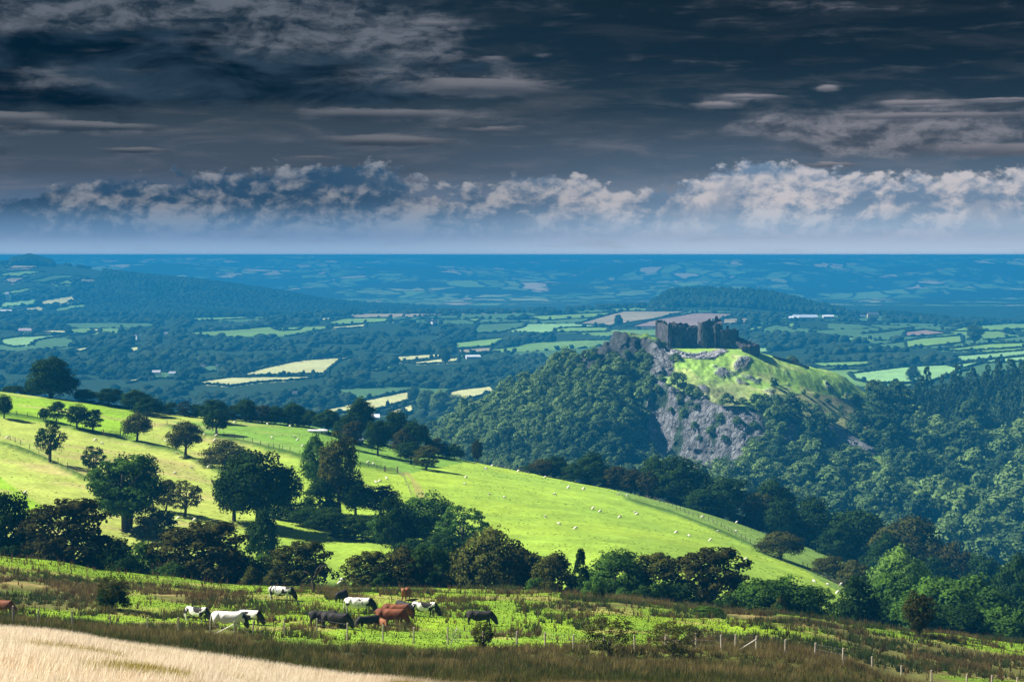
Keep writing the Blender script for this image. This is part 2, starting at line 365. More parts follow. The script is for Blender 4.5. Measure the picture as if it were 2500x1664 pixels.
# the vale: woodland floor with fields cut out of it
PALE, GRN, DRK, TAN, PNK, TEAL = (0.46, 0.48, 0.22), (0.16, 0.30, 0.08), (0.07, 0.15, 0.06), (0.28, 0.25, 0.17), (0.26, 0.19, 0.16), (0.22, 0.40, 0.16)
FIELDS = [
 (PALE, [(569,919),(640,900),(726,881),(829,873),(871,872),(829,881),(802,902),(802,913),(630,917)]),
 (PALE, [(432,948),(497,930),(565,921),(802,919),(726,928),(634,934),(561,944),(523,940),(489,938)]),
 (PALE, [(960,871),(1075,864),(1075,873),(976,885)]), (PALE, [(987,888),(1067,877),(1121,873),(1117,885),(1029,890)]),
 (GRN, [(1106,837),(1239,823),(1201,846),(1113,852)]), (TAN, [(1113,854),(1201,848),(1197,860),(1121,864)]),
 (GRN, [(1121,866),(1197,863),(1167,870),(1123,875)]), (GRN, [(876,906),(960,892),(957,902),(911,907)]),
 (PALE, [(780,1003),(895,976),(999,955),(1008,976),(915,1003),(800,1012)]), (PALE, [(920,1014),(1010,984),(1014,1005),(991,1014)]),
 (PALE, [(1094,957),(1125,951),(1201,942),(1211,957),(1140,978),(1094,976)]),
 (PALE, [(1140,984),(1212,965),(1270,958),(1239,974),(1163,1014),(1148,1010)]),
 (GRN, [(1289,772),(1514,762),(1449,776),(1320,783)]), (TAN, [(1407,791),(1518,760),(1679,760),(1594,780),(1533,789),(1487,797)]),
 (PNK, [(1529,799),(1602,780),(1700,764),(1800,766),(1700,800)]), (GRN, [(1354,804),(1384,800),(1487,799),(1484,810),(1354,813)]),
 (DRK, [(1155,806),(1167,791),(1289,787),(1277,799),(1212,814),(1163,814)]), (GRN, [(800,787),(838,778),(953,776),(941,787),(808,795)]),
 (PALE, [(809,799),(894,791),(892,799),(809,804)]), (PALE, [(937,787),(1002,777),(964,786)]), (DRK, [(1018,781),(1048,772),(1121,770),(1117,778)]),
 (GRN, [(1132,780),(1178,776),(1163,787)]), (PALE, [(78,812),(126,806),(168,808),(168,815)]),
 (TEAL, [(0,829),(38,823),(183,816),(229,814),(145,822),(88,831),(80,843),(34,848),(0,840)]), (TEAL, [(-300,835),(0,829),(0,842),(-300,850)]),
 (PALE, [(168,854),(220,846),(214,854),(187,862)]), (PALE, [(304,850),(340,846),(340,858),(309,862)]), (PALE, [(311,928),(346,920),(340,930),(313,936)]),
 (GRN, [(376,780),(439,775),(420,781)]), (GRN, [(464,783),(474,776),(607,773),(619,777),(474,785)]), (GRN, [(665,802),(741,797),(726,806),(684,808)]),
 (PALE, [(775,785),(787,776),(848,775)]), (PALE, [(223,803),(244,803),(244,810),(230,811)]),
 (TAN, [(11,657),(42,643),(88,643),(92,655)]), (TAN, [(0,690),(23,678),(69,678),(34,692)]), (TAN, [(101,692),(164,678),(134,693)]),
 (GRN, [(134,696),(164,682),(187,695)]), (PALE, [(95,747),(100,735),(176,722),(187,734),(153,743)]), (GRN, [(111,760),(176,745),(222,743),(210,752),(153,764)]),
 (PALE, [(20,760),(92,748),(118,752),(100,762)]), (TAN, [(195,692),(191,682),(225,681),(244,690)]), (PALE, [(244,768),(264,758),(273,758),(270,769)]),
 (GRN, [(-300,640),(-20,650),(0,668),(-300,690)]), (GRN, [(0,668),(60,662),(110,664),(60,674),(0,676)]), (DRK, [(60,690),(130,672),(200,674),(170,680),(120,690)]),
 (GRN, [(0,716),(50,706),(110,700),(60,714),(0,724)]), (GRN, [(8,650),(28,638),(66,636),(40,644)]), (TEAL, [(0,740),(60,734),(90,730),(88,744),(0,752)]),
 (GRN, [(1887,780),(1938,770),(1995,767),(2057,767),(2057,778),(1944,781)]), (GRN, [(1819,811),(1826,802),(1877,790),(1907,790),(1870,797),(1853,806)]),
 (GRN, [(1904,790),(1944,788),(1938,804)]), (PNK, [(2206,821),(2209,811),(2257,805),(2325,814),(2243,822)]), (GRN, [(2209,833),(2243,827),(2349,819),(2352,836),(2311,843),(2213,850)]),
 (GRN, [(2311,809),(2362,797),(2500,788),(2620,785),(2600,797),(2423,809)]), (GRN, [(2291,855),(2413,840),(2600,834),(2600,843),(2430,853),(2338,858)]),
 (TEAL, [(2332,870),(2500,856),(2600,850),(2600,862),(2345,884)]), (TEAL, [(2328,891),(2500,868),(2600,858),(2600,880),(2400,887),(2345,902)]),
 (TEAL, [(2074,913),(2209,896),(2311,891),(2366,905),(2345,908),(2257,938),(2124,936),(2090,928)]), (GRN, [(1978,891),(1985,886),(2121,882),(2135,886),(2104,894),(2006,897)]),
 (DRK, [(2092,770),(2160,770),(2160,786),(2092,786)]), (DRK, [(324,814),(350,814),(350,833),(324,833)]), (DRK, [(392,811),(416,811),(416,827),(392,827)]), (DRK, [(1047,778),(1076,778),(1076,796),(1047,796)]), (GRN, [(48,800),(80,800),(78,818),(48,818)]), (DRK, [(8,720),(30,720),(30,738),(8,738)]), (DRK, [(372,908),(434,908),(434,925),(372,925)]), (DRK, [(486,893),(545,893),(545,908),(486,908)]), (DRK, [(1925,768),(2050,768),(2050,784),(1925,784)]),
 (GRN, [(2105,815),(2160,808),(2230,800),(2150,812)]), (TAN, [(1760,778),(1830,776),(1820,790),(1762,792)]), (TEAL, [(1835,850),(1880,848),(1880,862),(1850,862)]),
 (PALE, [(2452,912),(2500,905),(2560,912),(2500,925)]), (GRN, [(2100,958),(2260,950),(2250,962),(2110,966)]),
]
zone2 = (DD > 1650) & (DD < 5900)
vz = np.where(zone2, VV, -999)
fieldmask = np.zeros(XX.shape, bool)
for c, poly in FIELDS:
    mk = inpoly(UU, vz + 0.8 * vnoise(XX / 40, YY / 40, s=41), poly) & zone2
    fieldmask |= mk
    v = 1 + 0.12 * fbm(XX / 60, YY / 60, o=2, s=42)
    C = np.where(mk[..., None], np.array(c) * v[..., None], C)
def patchwork(x, y):
    """irregular fields of the vale: index of the nearest jittered seed and distance to the boundary"""
    S0 = 175.0
    gx = (x + 60 * vnoise(x / 300, y / 300, s=301)) / S0; gy = (y + 60 * vnoise(x / 300, y / 300, s=302)) / (S0 * 1.35)
    bx, by = np.floor(gx), np.floor(gy); d1 = np.full(np.shape(x), 9.0); d2 = d1.copy(); idv = np.zeros(np.shape(x))
    for a in (-1, 0, 1):
        for c_ in (-1, 0, 1):
            cx_, cy_ = bx + a, by + c_; z0 = np.zeros_like(cx_)
            jx = cx_ + .15 + .7 * _h(cx_, cy_, z0, 5); jy = cy_ + .15 + .7 * _h(cx_, cy_, z0, 6); d = np.hypot(gx - jx, gy - jy)
            nearer = d < d1; d2 = np.where(nearer, d1, np.minimum(d2, d)); idv = np.where(nearer, _h(cx_, cy_, z0, 7), idv); d1 = np.where(nearer, d, d1)
    return idv, (d2 - d1) * S0
def isfield(x, y):
    idv, ed = patchwork(x, y); u = x / y * F + CX
    share = .07 + .27 * sstep(2300, 3000, y) + .22 * sstep(1750, 2150, u) * sstep(1900, 2300, y) + .1 * sstep(3600, 4000, y)
    share = share * (1 - sstep(4250, 4350, y)) * (1 - sstep(1560, 1600, u) * sstep(1960, 1900, u) * sstep(3950, 4000, y))
    return (idv < share) & (ed > 5), idv, ed
fm2, idv, ed2 = isfield(XX, YY)
fm2 &= (DD > 1750) & (DD < 4350) & ~fieldmask
hv = (idv * 977.0) % 1.0
pc = np.where((hv < .6)[..., None], np.array(DRK), np.where((hv < .88)[..., None], np.array(GRN) * .85, np.where((hv < .92)[..., None], np.array(TEAL), np.array(TAN))))
C = np.where(fm2[..., None], pc, C)
farw = sstep(5850, 6150, DD)
C = blend(C, (0.10, 0.20, 0.09), farw)
ALPHA = farw
ii = np.arange(len(UG) * len(DG)).reshape(len(DG), len(UG))
Q = np.stack([ii[:-1, :-1], ii[:-1, 1:], ii[1:, 1:], ii[1:, :-1]], -1).reshape(-1, 4)
colr = np.concatenate([C.reshape(-1, 3), ALPHA.reshape(-1, 1)], 1)
colr = np.clip(colr, 0.004, 1)

m_ground, nt, b, _ = mat('ground_cover', 0.95, 0.05); g = G(nt)
at_ = g.attr('Col'); P = g.co()
nA = g.noise(P, 0.9, 6, 0.65); nB = g.noise(P, 0.11, 5, 0.6); nC = g.noise(P, 0.012, 4, 0.6)
k = g.mul(g.mul(g.lin(nA, 0.3, 0.7, 0.72, 1.28), g.lin(nB, 0.3, 0.7, 0.8, 1.2)), g.lin(nC, 0.3, 0.7, 0.85, 1.15))
bc = g.vm('SCALE', at_.outputs['Color'], sc=k)
# far country: a patchwork of fields between hedges and woods
Pw = g.vm('ADD', g.vm('MULTIPLY', P, (1, 0.45, 0)), g.vm('SCALE', g.noise(P, 0.003, 3, 0.55, color=True), sc=260.0))
cell = g.vor(Pw, 0.0075, 'F1', 'Color'); dist = g.vor(Pw, 0.0075, 'DISTANCE_TO_EDGE', 'Distance')
cr = g.sep(cell)[0]
fc = g.ramp(cr, [(0.0, (0.10, 0.20, 0.07, 1)), (0.3, (0.16, 0.30, 0.10, 1)), (0.5, (0.30, 0.36, 0.17, 1)), (0.62, (0.48, 0.42, 0.28, 1)), (0.75, (0.17, 0.27, 0.10, 1)), (1.0, (0.4, 0.42, 0.24, 1))])
fc.node.color_ramp.interpolation = 'CONSTANT'
wood = g.ss(g.noise(P, 0.0016, 5, 0.65), 0.47, 0.52)
fc = g.mix(g.m('MAXIMUM', wood, g.ss(dist, 0.11, 0.05)), fc, (0.02, 0.04, 0.02, 1))
bc = g.mix(at_.outputs['Alpha'], bc, fc)
nt.links.new(bc, b.inputs['Base Color'])
g.bump(g.add(g.mul(nA, 0.35), g.mul(nB, 1.2)), 0.7, 0.6, b)
me = mesh_np('ground', np.stack([XX, YY, ZG], -1).reshape(-1, 3), Q, True, colr, None, m_ground)
tag(obj('ground', me), 'hillside pasture falling to a wooded vale and far farmland', None, None, 'structure')
# ================================================================== the limestone crag
TK = [0, 1, 2, 3, 4, 5, 6, 7, 8, 9]
CR = {  # u: (v, depth) from the valley foot up to the crest, then down the far side
 900:  [(1560,930),(1260,1060),(1180,1140),(1150,1180),(1125,1220),(1100,1300),(1078,1380),(1095,1430)],
 1060: [(1560,930),(1250,1060),(1170,1130),(1135,1180),(1105,1230),(1085,1300),(1068,1370),(1085,1430)],
 1150: [(1560,930),(1240,1070),(1160,1140),(1120,1190),(1080,1240),(1045,1300),(1010,1370),(1030,1430)],
 1250: [(1560,930),(1240,1070),(1150,1140),(1105,1190),(1055,1240),(1005,1300),(958,1370),(985,1430)],
 1350: [(1560,930),(1240,1070),(1145,1150),(1090,1195),(1030,1245),(965,1300),(902,1370),(935,1430)],
 1430: [(1560,930),(1240,1070),(1150,1150),(1090,1200),(1020,1250),(940,1310),(872,1372),(905,1430)],
 1480: [(1560,930),(1240,1070),(1150,1160),(1085,1210),(1010,1260),(915,1320),(840,1374),(870,1440)],
 1512: [(1560,930),(1240,1070),(1150,1170),(1085,1220),(1005,1265),(905,1325),(810,1378),(830,1440)],
 1560: [(1560,930),(1235,1075),(1140,1235),(1070,1275),(990,1292),(915,1325),(815,1374),(835,1440)],
 1600: [(1560,930),(1225,1080),(1095,1272),(1010,1281),(928,1290),(885,1320),(833,1356),(838,1430)],
 1650: [(1560,930),(1225,1080),(1118,1250),(1030,1259),(948,1270),(893,1305),(850,1345),(848,1410)],
 1720: [(1560,930),(1230,1080),(1137,1226),(1052,1237),(972,1250),(910,1295),(850,1345),(848,1410)],
 1800: [(1560,930),(1240,1075),(1115,1206),(1062,1217),(1006,1232),(930,1292),(850,1348),(850,1410)],
 1880: [(1570,930),(1260,1070),(1115,1200),(1070,1212),(1018,1234),(940,1300),(868,1360),(880,1430)],
 1960: [(1580,925),(1290,1060),(1125,1205),(1080,1228),(1026,1260),(955,1315),(890,1370),(905,1440)],
 2040: [(1600,915),(1320,1040),(1150,1212),(1108,1240),(1060,1270),(990,1325),(910,1390),(930,1450)],
 2120: [(1620,900),(1350,1020),(1200,1190),(1150,1225),(1095,1265),(1030,1330),(962,1410),(975,1480)],
 2200: [(1640,885),(1380,1000),(1230,1170),(1180,1225),(1110,1290),(1040,1370),(978,1470),(985,1550)],
 2300: [(1660,870),(1420,980),(1260,1140),(1190,1230),(1110,1320),(1030,1430),(962,1540),(975,1640)],
 2400: [(1680,860),(1450,960),(1280,1120),(1200,1230),(1110,1340),(1015,1470),(940,1600),(955,1700)],
 2500: [(1700,850),(1470,950),(1300,1110),(1210,1230),(1110,1350),(1005,1490),(928,1640),(945,1720)],
 2750: [(1720,850),(1480,950),(1310,1110),(1210,1230),(1110,1350),(1000,1490),(915,1640),(930,1720)],
 3300: [(1720,850),(1480,950),(1310,1110),(1210,1230),(1120,1350),(1020,1490),(960,1640),(975,1720)],
}
cu = sorted(CR); nt_ = 9
TD = np.array([[p[1] for p in CR[u]] + [CR[u][-1][1] + 130] for u in cu], float)
TZ = np.array([[pz(p[0], p[1]) for p in CR[u]] + [-178.0] for u in cu], float)
# t coordinate weighted so that the visible slope gets most vertices
tk = np.array([0, .08, .26, .42, .58, .76, .92, .96, 1.0])
UC = np.unique(np.concatenate([np.linspace(900, 1000, 20), np.arange(1000, 2560, 2.6), np.linspace(2560, 3300, 60)]))
TT = np.concatenate([np.linspace(0, .08, 14)[:-1], np.linspace(.08, .92, 330)[:-1], np.linspace(.92, 1, 26)])
D1 = pchip(cu, TD, UC); Z1 = pchip(cu, TZ, UC)                 # columns x 9
DS = pchip(tk, D1.T, TT); ZS = pchip(tk, Z1.T, TT)              # t x columns
US = np.broadcast_to(UC, DS.shape)
XS = (US - CX) / F * DS
VS = vproj(ZS, DS)
CLIFF = [(1580,1000),(1592,940),(1605,922),(1640,945),(1700,975),(1752,985),(1800,1000),(1850,1015),(1870,1060),(1850,1100),(1790,1138),(1720,1145),(1640,1130),(1583,1092)]
KNOLL = [(1405,905),(1412,878),(1440,866),(1470,835),(1500,800),(1620,800),(1640,860),(1640,915),(1600,920),(1575,925),(1560,880),(1520,890),(1480,880),(1440,900)]
OUT2 = [(1999,1052),(2030,1035),(2060,1045),(2110,1078),(2140,1095),(2138,1108),(2090,1110),(2075,1130),(2020,1128),(1998,1110)]
OUT3 = [(1925,1030),(1960,1040),(1962,1105),(1895,1108)]
SPINE = [(1622,850),(1640,850),(1665,858),(1700,862),(1740,858),(1760,850),(1775,856),(1745,872),(1700,874),(1665,872),(1640,866)]
GRASS = [(1600,905),(1655,880),(1625,866),(1640,850),(1760,840),(1850,850),(1960,875),(2060,895),(2100,930),(2135,975),(2142,1035),(2100,990),(2060,972),(1980,958),(1900,966),(1850,985),(1800,994),(1752,985),(1700,970),(1650,945),(1605,925)]
GRASS2 = [(2072,1090),(2150,1090),(2155,1130),(2168,1170),(2145,1165),(2120,1130),(2075,1110)]
HEATH = [(1862,985),(1905,966),(1985,960),(2060,974),(2110,1000),(2140,1040),(2080,1048),(2040,1030),(1980,1010),(1900,990)]
KTOP = [(1520,800),(1600,815),(1605,835),(1585,850),(1560,838),(1520,812)]
def soft(poly, U=US, V=VS): return inpoly(U, V, poly).astype(float)
def blur(a, n=2):
    for _ in range(n):
        b = a.copy(); b[1:-1] = (a[:-2] + 2 * a[1:-1] + a[2:]) / 4; c = b.copy(); c[:, 1:-1] = (b[:, :-2] + 2 * b[:, 1:-1] + b[:, 2:]) / 4; a = c
    return a
wob = 5 * vnoise(XS / 9, ZS / 9, s=50)
cliff = soft(CLIFF, US + wob, VS + wob); knoll = soft(KNOLL, US + wob, VS); out2 = soft(OUT2, US + wob, VS); out3 = soft(OUT3, US + wob, VS); spine = soft(SPINE, US, VS + 0.4 * wob)
front = TT[:, None] < 0.925
rock = np.maximum.reduce([cliff, knoll, out2, out3, spine]) * front
rb = blur(rock, 6)
n3d = lambda s, o, seed: fbm(XS / s, DS / s, ZS / s, o=o, s=seed)
ridg = 1 - 2 * np.abs(n3d(16, 4, 60))
ledge = vnoise(XS / 40, ZS / 3.2, DS / 30, 61)
colm = vnoise(XS / 4.5, ZS / 30, DS / 30, 62)
grassm = np.maximum(soft(GRASS), soft(GRASS2))
gb = blur(grassm * (1 - rock), 6)
kn_ = blur(knoll * front, 4)
push = rb * ((1.6 + 3.0 * kn_) * ridg + 1.3 * ledge + 2.6 * colm + 1.5 * n3d(5, 3, 63))
prot = sstep(0.26, 0.48, fbm(XS / 16, DS / 20, o=3, s=66)) * gb * (VS > 868)      # rock breaking through turf
hum = gb * (1 - .6 * sstep(1760, 1820, US)) * (1.5 * fbm(XS / 10, DS / 14, o=3, s=64) - 1.2 * np.abs(fbm(XS / 5, DS / 9, o=2, s=65))) + blur(prot, 1) * (1.0 + 1.6 * n3d(2.5, 3, 67))
castle_flat = sstep(1590, 1625, US) * sstep(1870, 1840, US) * sstep(1318, 1332, DS) * sstep(1425, 1410, DS)
X3 = XS + rb * 1.5 * n3d(6, 3, 68)
Y3 = DS - push
Z3 = ZS + rb * 1.2 * n3d(4, 3, 69) + (1 - castle_flat) * hum + (1 - rb) * (1 - gb) * 1.5 * n3d(30, 2, 70) * front + castle_flat * 0.3 * n3d(4, 2, 71)
Z3 = Z3 + knoll * front * (3.2 * vnoise(XS / 9, DS / 30, s=72) + 1.5 * vnoise(XS / 3.5, DS / 20, s=73))
K = np.zeros(XS.shape + (3,)) + np.array((0.022, 0.045, 0.02))
gn = fbm(XS / 12, DS / 12, o=3, s=74)
K = blend(K, (0.26, 0.44, 0.07), gb)
K = blend(K, (0.40, 0.50, 0.14), gb * sstep(0, .5, gn))
K = blend(K, (0.20, 0.21, 0.10), gb * sstep(905, 955, VS) * sstep(1850, 1780, US) * 0.8)
K = blend(K, (0.30, 0.29, 0.13), blur(soft(HEATH, US + wob, VS + wob), 4))
K = blend(K, (0.34, 0.38, 0.13), blur(soft([(1850, 955), (1960, 940), (2060, 965), (2140, 1045), (2130, 1080), (2040, 1050), (1960, 1030), (1880, 1005)]), 4) * sstep(-.1, .3, gn) * 0.8)
rc = 0.21 + 0.10 * n3d(7, 4, 75)
RC = np.stack([rc * 0.95, rc * 0.98, rc * 1.02], -1)
streak = sstep(0.1, 0.5, fbm(XS / 3, ZS / 18, o=3, s=76))
RC = RC * (1 - 0.45 * streak[..., None])
K = K * (1 - np.clip(rb * 1.6, 0, 1)[..., None]) + RC * np.clip(rb * 1.6, 0, 1)[..., None]
ivy = sstep(0.12, 0.32, fbm(XS / 11, ZS / 16, DS / 11, o=4, s=77)) * rb * (1 - spine)
K = blend(K, (0.03, 0.06, 0.022), ivy * 0.92)
knoll_shade = knoll * sstep(1600, 1575, US) * front  # cloud shade over the knoll, painted into its rock colour
K = blend(K, (0.05, 0.055, 0.05), blur(knoll_shade * (VS < 925), 3) * 0.88)
K = blend(K, (0.16, 0.28, 0.05), soft(KTOP) * front * sstep(0.9, 0.91, TT[:, None] + 0.02) )
K = blend(K, (0.42, 0.42, 0.43), blur(spine * front, 1) * 0.9)
K = blend(K, (0.24, 0.24, 0.26), blur(prot, 1) * 0.95)
K = np.clip(K, 0.005, 1)
nr, nc_ = XS.shape
ii = np.arange(nr * nc_).reshape(nr, nc_)
Q = np.stack([ii[:-1, :-1], ii[:-1, 1:], ii[1:, 1:], ii[1:, :-1]], -1).reshape(-1, 4)
m_crag, nt, b, _ = mat('crag_rock_and_turf', 0.95, 0.08); g = G(nt)
P = g.co(); a_ = g.attr('Col')
Pr = g.vm('MULTIPLY', P, (1, 1, 0.45))
rn = g.noise(Pr, 0.35, 8, 0.68, 0.6); rn2 = g.noise(P, 1.2, 5, 0.6)
crack = g.vor(g.vm('ADD', Pr, g.vm('SCALE', g.noise(P, .3, 3, .5, color=True), sc=2.5)), 0.28, 'DISTANCE_TO_EDGE', 'Distance')
isrock = a_.outputs['Alpha']
kk = g.mul(g.lin(rn, 0.3, 0.7, 0.6, 1.35), g.lin(rn2, 0.3, 0.7, 0.8, 1.2))
kk2 = g.mul(kk, g.ss(crack, 0.0, 0.07, 0.45, 1.0))
kf = g.add(g.mul(kk2, isrock), g.mul(kk, g.sub(1.0, isrock)))
nt.links.new(g.vm('SCALE', a_.outputs['Color'], sc=kf), b.inputs['Base Color'])
g.bump(g.add(g.mul(rn, g.add(g.mul(isrock, 5.0), 0.8)), g.mul(g.m('MINIMUM', crack, 0.12), g.mul(isrock, 9.0))), 0.9, 0.7, b)
colr = np.concatenate([K.reshape(-1, 3), np.clip(rb * 1.5 + blur(prot, 1), 0, 1).reshape(-1, 1)], 1)
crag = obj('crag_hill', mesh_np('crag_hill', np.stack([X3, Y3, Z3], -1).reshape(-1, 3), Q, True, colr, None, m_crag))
tag(crag, 'limestone crag with grey cliff and grassy top', None, None, 'structure')
P3 = np.stack([X3, Y3, Z3], -1)
def crag_at(u, v):
    """visible crag surface on the line (u, v)"""
    j = int(np.argmin(np.abs(UC - u))); vv = vproj(Z3[:, j], Y3[:, j]); ok = np.nonzero(vv <= v)[0]
    i = int(ok[0]) if len(ok) else int(np.argmin(vv))
    return Vector(P3[i, j].tolist())

# ================================================================== camera, sun, sky, haze
cam = bpy.data.cameras.new('camera'); co_ = link(bpy.data.objects.new('camera', cam))
cam.sensor_width = 36.0; cam.lens = 36.0 * F / 2500.0; cam.clip_start = 0.5; cam.clip_end = 60000
co_.rotation_euler = (math.radians(90), 0, 0); cam.shift_y = -(832 - HV) / 2500.0
SC.camera = co_
SUN_AZ, SUN_EL = math.radians(-78), math.radians(44)   # to the left of the view, ahead
sd = Vector((math.sin(SUN_AZ) * math.cos(SUN_EL), math.cos(SUN_AZ) * math.cos(SUN_EL), math.sin(SUN_EL)))
sun = bpy.data.lights.new('sun', 'SUN'); sun.energy = 5.0; sun.angle = math.radians(0.5); sun.color = (1.0, 0.94, 0.84)
so = link(bpy.data.objects.new('sun', sun)); so.rotation_euler = (-sd).to_track_quat('-Z', 'Y').to_euler()

w = bpy.data.worlds.new('World'); SC.world = w; w.use_nodes = True; nt = w.node_tree; nt.nodes.clear(); g = G(nt)
out = nt.nodes.new('ShaderNodeOutputWorld'); bg = nt.nodes.new('ShaderNodeBackground'); nt.links.new(bg.outputs[0], out.inputs[0])
sky = nt.nodes.new('ShaderNodeTexSky'); sky.sky_type = 'NISHITA'; sky.sun_disc = False; sky.sun_elevation = SUN_EL; sky.sun_rotation = SUN_AZ
sky.air_density = 1.0; sky.dust_density = 1.0; sky.ozone_density = 2.0; sky.altitude = 300
EK = 1.0 / (2 ** EXPO)
S = lambda r, gg, bb: srgb(r, gg, bb, EK)
d = g.sep(g.co('Generated'))
hyp = g.m('SQRT', g.add(g.mul(d[0], d[0]), g.mul(d[1], d[1])))
az = g.mul(g.m('ARCTAN2', d[0], d[1]), 10.0); el = g.mul(g.m('ARCTAN2', d[2], hyp), 10.0)   # tenths of a radian
def A(u): return (u - CX) / 466.5
def E(v): return (HV - v) / 466.5
right = g.ss(az, -1.2, 1.4)
# clear-to-stormy backdrop
base = g.ramp(g.m('DIVIDE', el, 1.6), [(0.0, S(186, 206, 226)), (E(575)/1.6, S(158, 174, 200)), (E(500)/1.6, S(132, 147, 168)), (E(420)/1.6, S(82, 104, 126)), (E(330)/1.6, S(62, 80, 98)),
                                     (E(270)/1.6, S(36, 60, 78)), (E(150)/1.6, S(22, 45, 62)), (1.0, S(17, 34, 46))])
leftb = g.ramp(g.m('DIVIDE', el, 1.6), [(0.0, S(156, 188, 218)), (E(575)/1.6, S(118, 150, 188)), (E(500)/1.6, S(86, 112, 142)), (E(420)/1.6, S(70, 85, 103)), (E(350)/1.6, S(62, 78, 94)),
                                      (E(290)/1.6, S(52, 68, 82)), (E(150)/1.6, S(24, 50, 68)), (1.0, S(20, 42, 58))])
skyc = g.mix(right, leftb, base)
sv = g.vec(g.mul(az, 0.8), g.mul(el, 5.0), 0.0)
wisp = g.noise(sv, 2.0, 6, 0.6, 0.4)
skyc = g.mix(g.mul(g.mul(g.ss(wisp, 0.45, 0.75), g.ss(el, 0.08, 0.38)), g.ss(el, 1.3, 0.3, 0.05, 0.30)), skyc, S(135, 132, 140))
def blob(u, v, su, sv_):
    a = g.m('DIVIDE', g.sub(az, A(u)), su / 466.5); e = g.m('DIVIDE', g.sub(el, E(v)), sv_ / 466.5)
    return g.m('EXPONENT', g.mul(g.add(g.mul(a, a), g.mul(e, e)), -1.0))
def total(bl):
    r = None
    for (u, v, su, sv_, k) in bl:
        x = g.mul(blob(u, v, su, sv_), k); r = x if r is None else g.add(r, x)
    return r
wp = g.vec(az, g.mul(el, 2.2), 3.0)
n_big = g.noise(wp, 1.6, 9, 0.58, 0.5); n_puff = g.noise(g.vec(az, g.mul(el, 1.7), 9.0), 4.2, 9, 0.55, 0.35)
def relief(vx, ky, z, scale, detail, rough, dist, dx, dy):
    a = g.noise(g.vec(az, g.mul(el, ky), z), scale, detail, rough, dist)
    b2 = g.noise(g.vec(g.add(az, dx), g.mul(g.add(el, dy), ky), z), scale, detail, rough, dist)
    return a, g.sub(a, b2)
warp = g.noise(g.vec(az, g.mul(el, 1.6), 4.0), 2.2, 5, 0.6, 0.0, color=True)
def puffs(ky, z, scale, dx=0.0, dy=0.0, wk=0.25, det=4.0):
    v = g.vec(g.add(az, dx), g.mul(g.add(el, dy), ky), z)
    v = g.vm('ADD', v, g.vm('SCALE', g.vm('SUBTRACT', warp, (0.5, 0.5, 0.5)), sc=wk))
    n = g.nt.nodes.new('ShaderNodeTexVoronoi'); n.feature = 'F1'; g._in(n.inputs['Vector'], v); n.inputs['Scale'].default_value = scale
    n.inputs['Detail'].default_value = det; n.inputs['Roughness'].default_value = 0.55; n.inputs['Lacunarity'].default_value = 2.1; n.normalize = True
    return g.sub(1.0, n.outputs['Distance'])
# 1 the great dark cloud, top left
dark = total([(350, 190, 640, 80, 1.1), (900, 205, 330, 55, 0.9), (60, 170, 260, 90, 0.7), (1100, 185, 100, 34, 0.6), (600, 110, 420, 55, 0.55)])
dm = g.ss(g.add(dark, g.mul(g.sub(n_big, 0.5), 1.4)), 0.15, 0.85)
skyc = g.mix(dm, skyc, g.mix(g.ss(g.noise(g.vec(az, g.mul(el, 3.0), 8.0), 1.8, 7, 0.6, 0.6), 0.38, 0.68), S(6, 32, 50), S(42, 64, 82)))
# 2 lit upper parts of that cloud and the streaks
p0 = puffs(2.4, 6.0, 4.5, wk=0.5); p1_ = puffs(2.4, 6.0, 4.5, -0.05, 0.045, wk=0.5)
fine = g.noise(g.vec(g.mul(az, 0.7), g.mul(el, 4.5), 5.0), 3.0, 10, 0.62, 0.5)
lit = total([(120, 20, 420, 46, 1.0), (60, 70, 190, 30, 0.8), (640, 25, 380, 36, 0.9), (330, 60, 180, 22, 0.6), (820, 80, 200, 44, 0.9), (640, 118, 150, 30, 0.75), (1030, 108, 95, 46, 1.0), (920, 110, 120, 40, 0.7), (980, 195, 210, 26, 0.7),
             (1190, 208, 140, 30, 1.0), (1060, 62, 90, 12, 0.6), (110, 200, 120, 30, 0.5), (180, 215, 90, 18, 0.4), (60, 308, 130, 20, 0.85), (250, 324, 160, 11, 0.8), (950, 282, 210, 18, 0.85),
             (1160, 312, 90, 11, 0.7), (960, 346, 160, 13, 0.9), (350, 372, 90, 7, 0.7), (770, 387, 70, 6, 0.6), (10, 378, 50, 16, 0.7),
             (1930, 312, 120, 30, 1.0), (2140, 318, 220, 34, 1.0), (2320, 292, 280, 16, 0.8), (2380, 345, 280, 34, 0.85), (2140, 375, 260, 24, 0.5), (1760, 258, 60, 10, 0.8), (1820, 240, 90, 8, 0.75), (2010, 222, 30, 8, 0.75),
             (2230, 262, 100, 8, 0.8), (2440, 257, 90, 6, 0.65), (2010, 408, 90, 8, 0.6), (1210, 148, 50, 11, 0.65), (1320, 138, 24, 6, 0.5), (2050, 30, 260, 26, 0.25)])
lm = g.ss(g.add(g.add(lit, g.mul(g.sub(fine, 0.5), 1.5)), g.mul(g.sub(p0, 0.6), 0.4)), 0.05, 1.05)
rel = g.add(g.mul(g.sub(p0, p1_), 2.2), g.mul(g.sub(fine, 0.5), 1.2))
shade = g.ss(rel, -0.42, 0.46)
skyc = g.mix(g.mul(lm, 0.95), skyc, g.mix(shade, g.mix(right, S(34, 52, 68), S(66, 78, 94)), g.mix(right, S(98, 106, 118), S(128, 130, 140))))
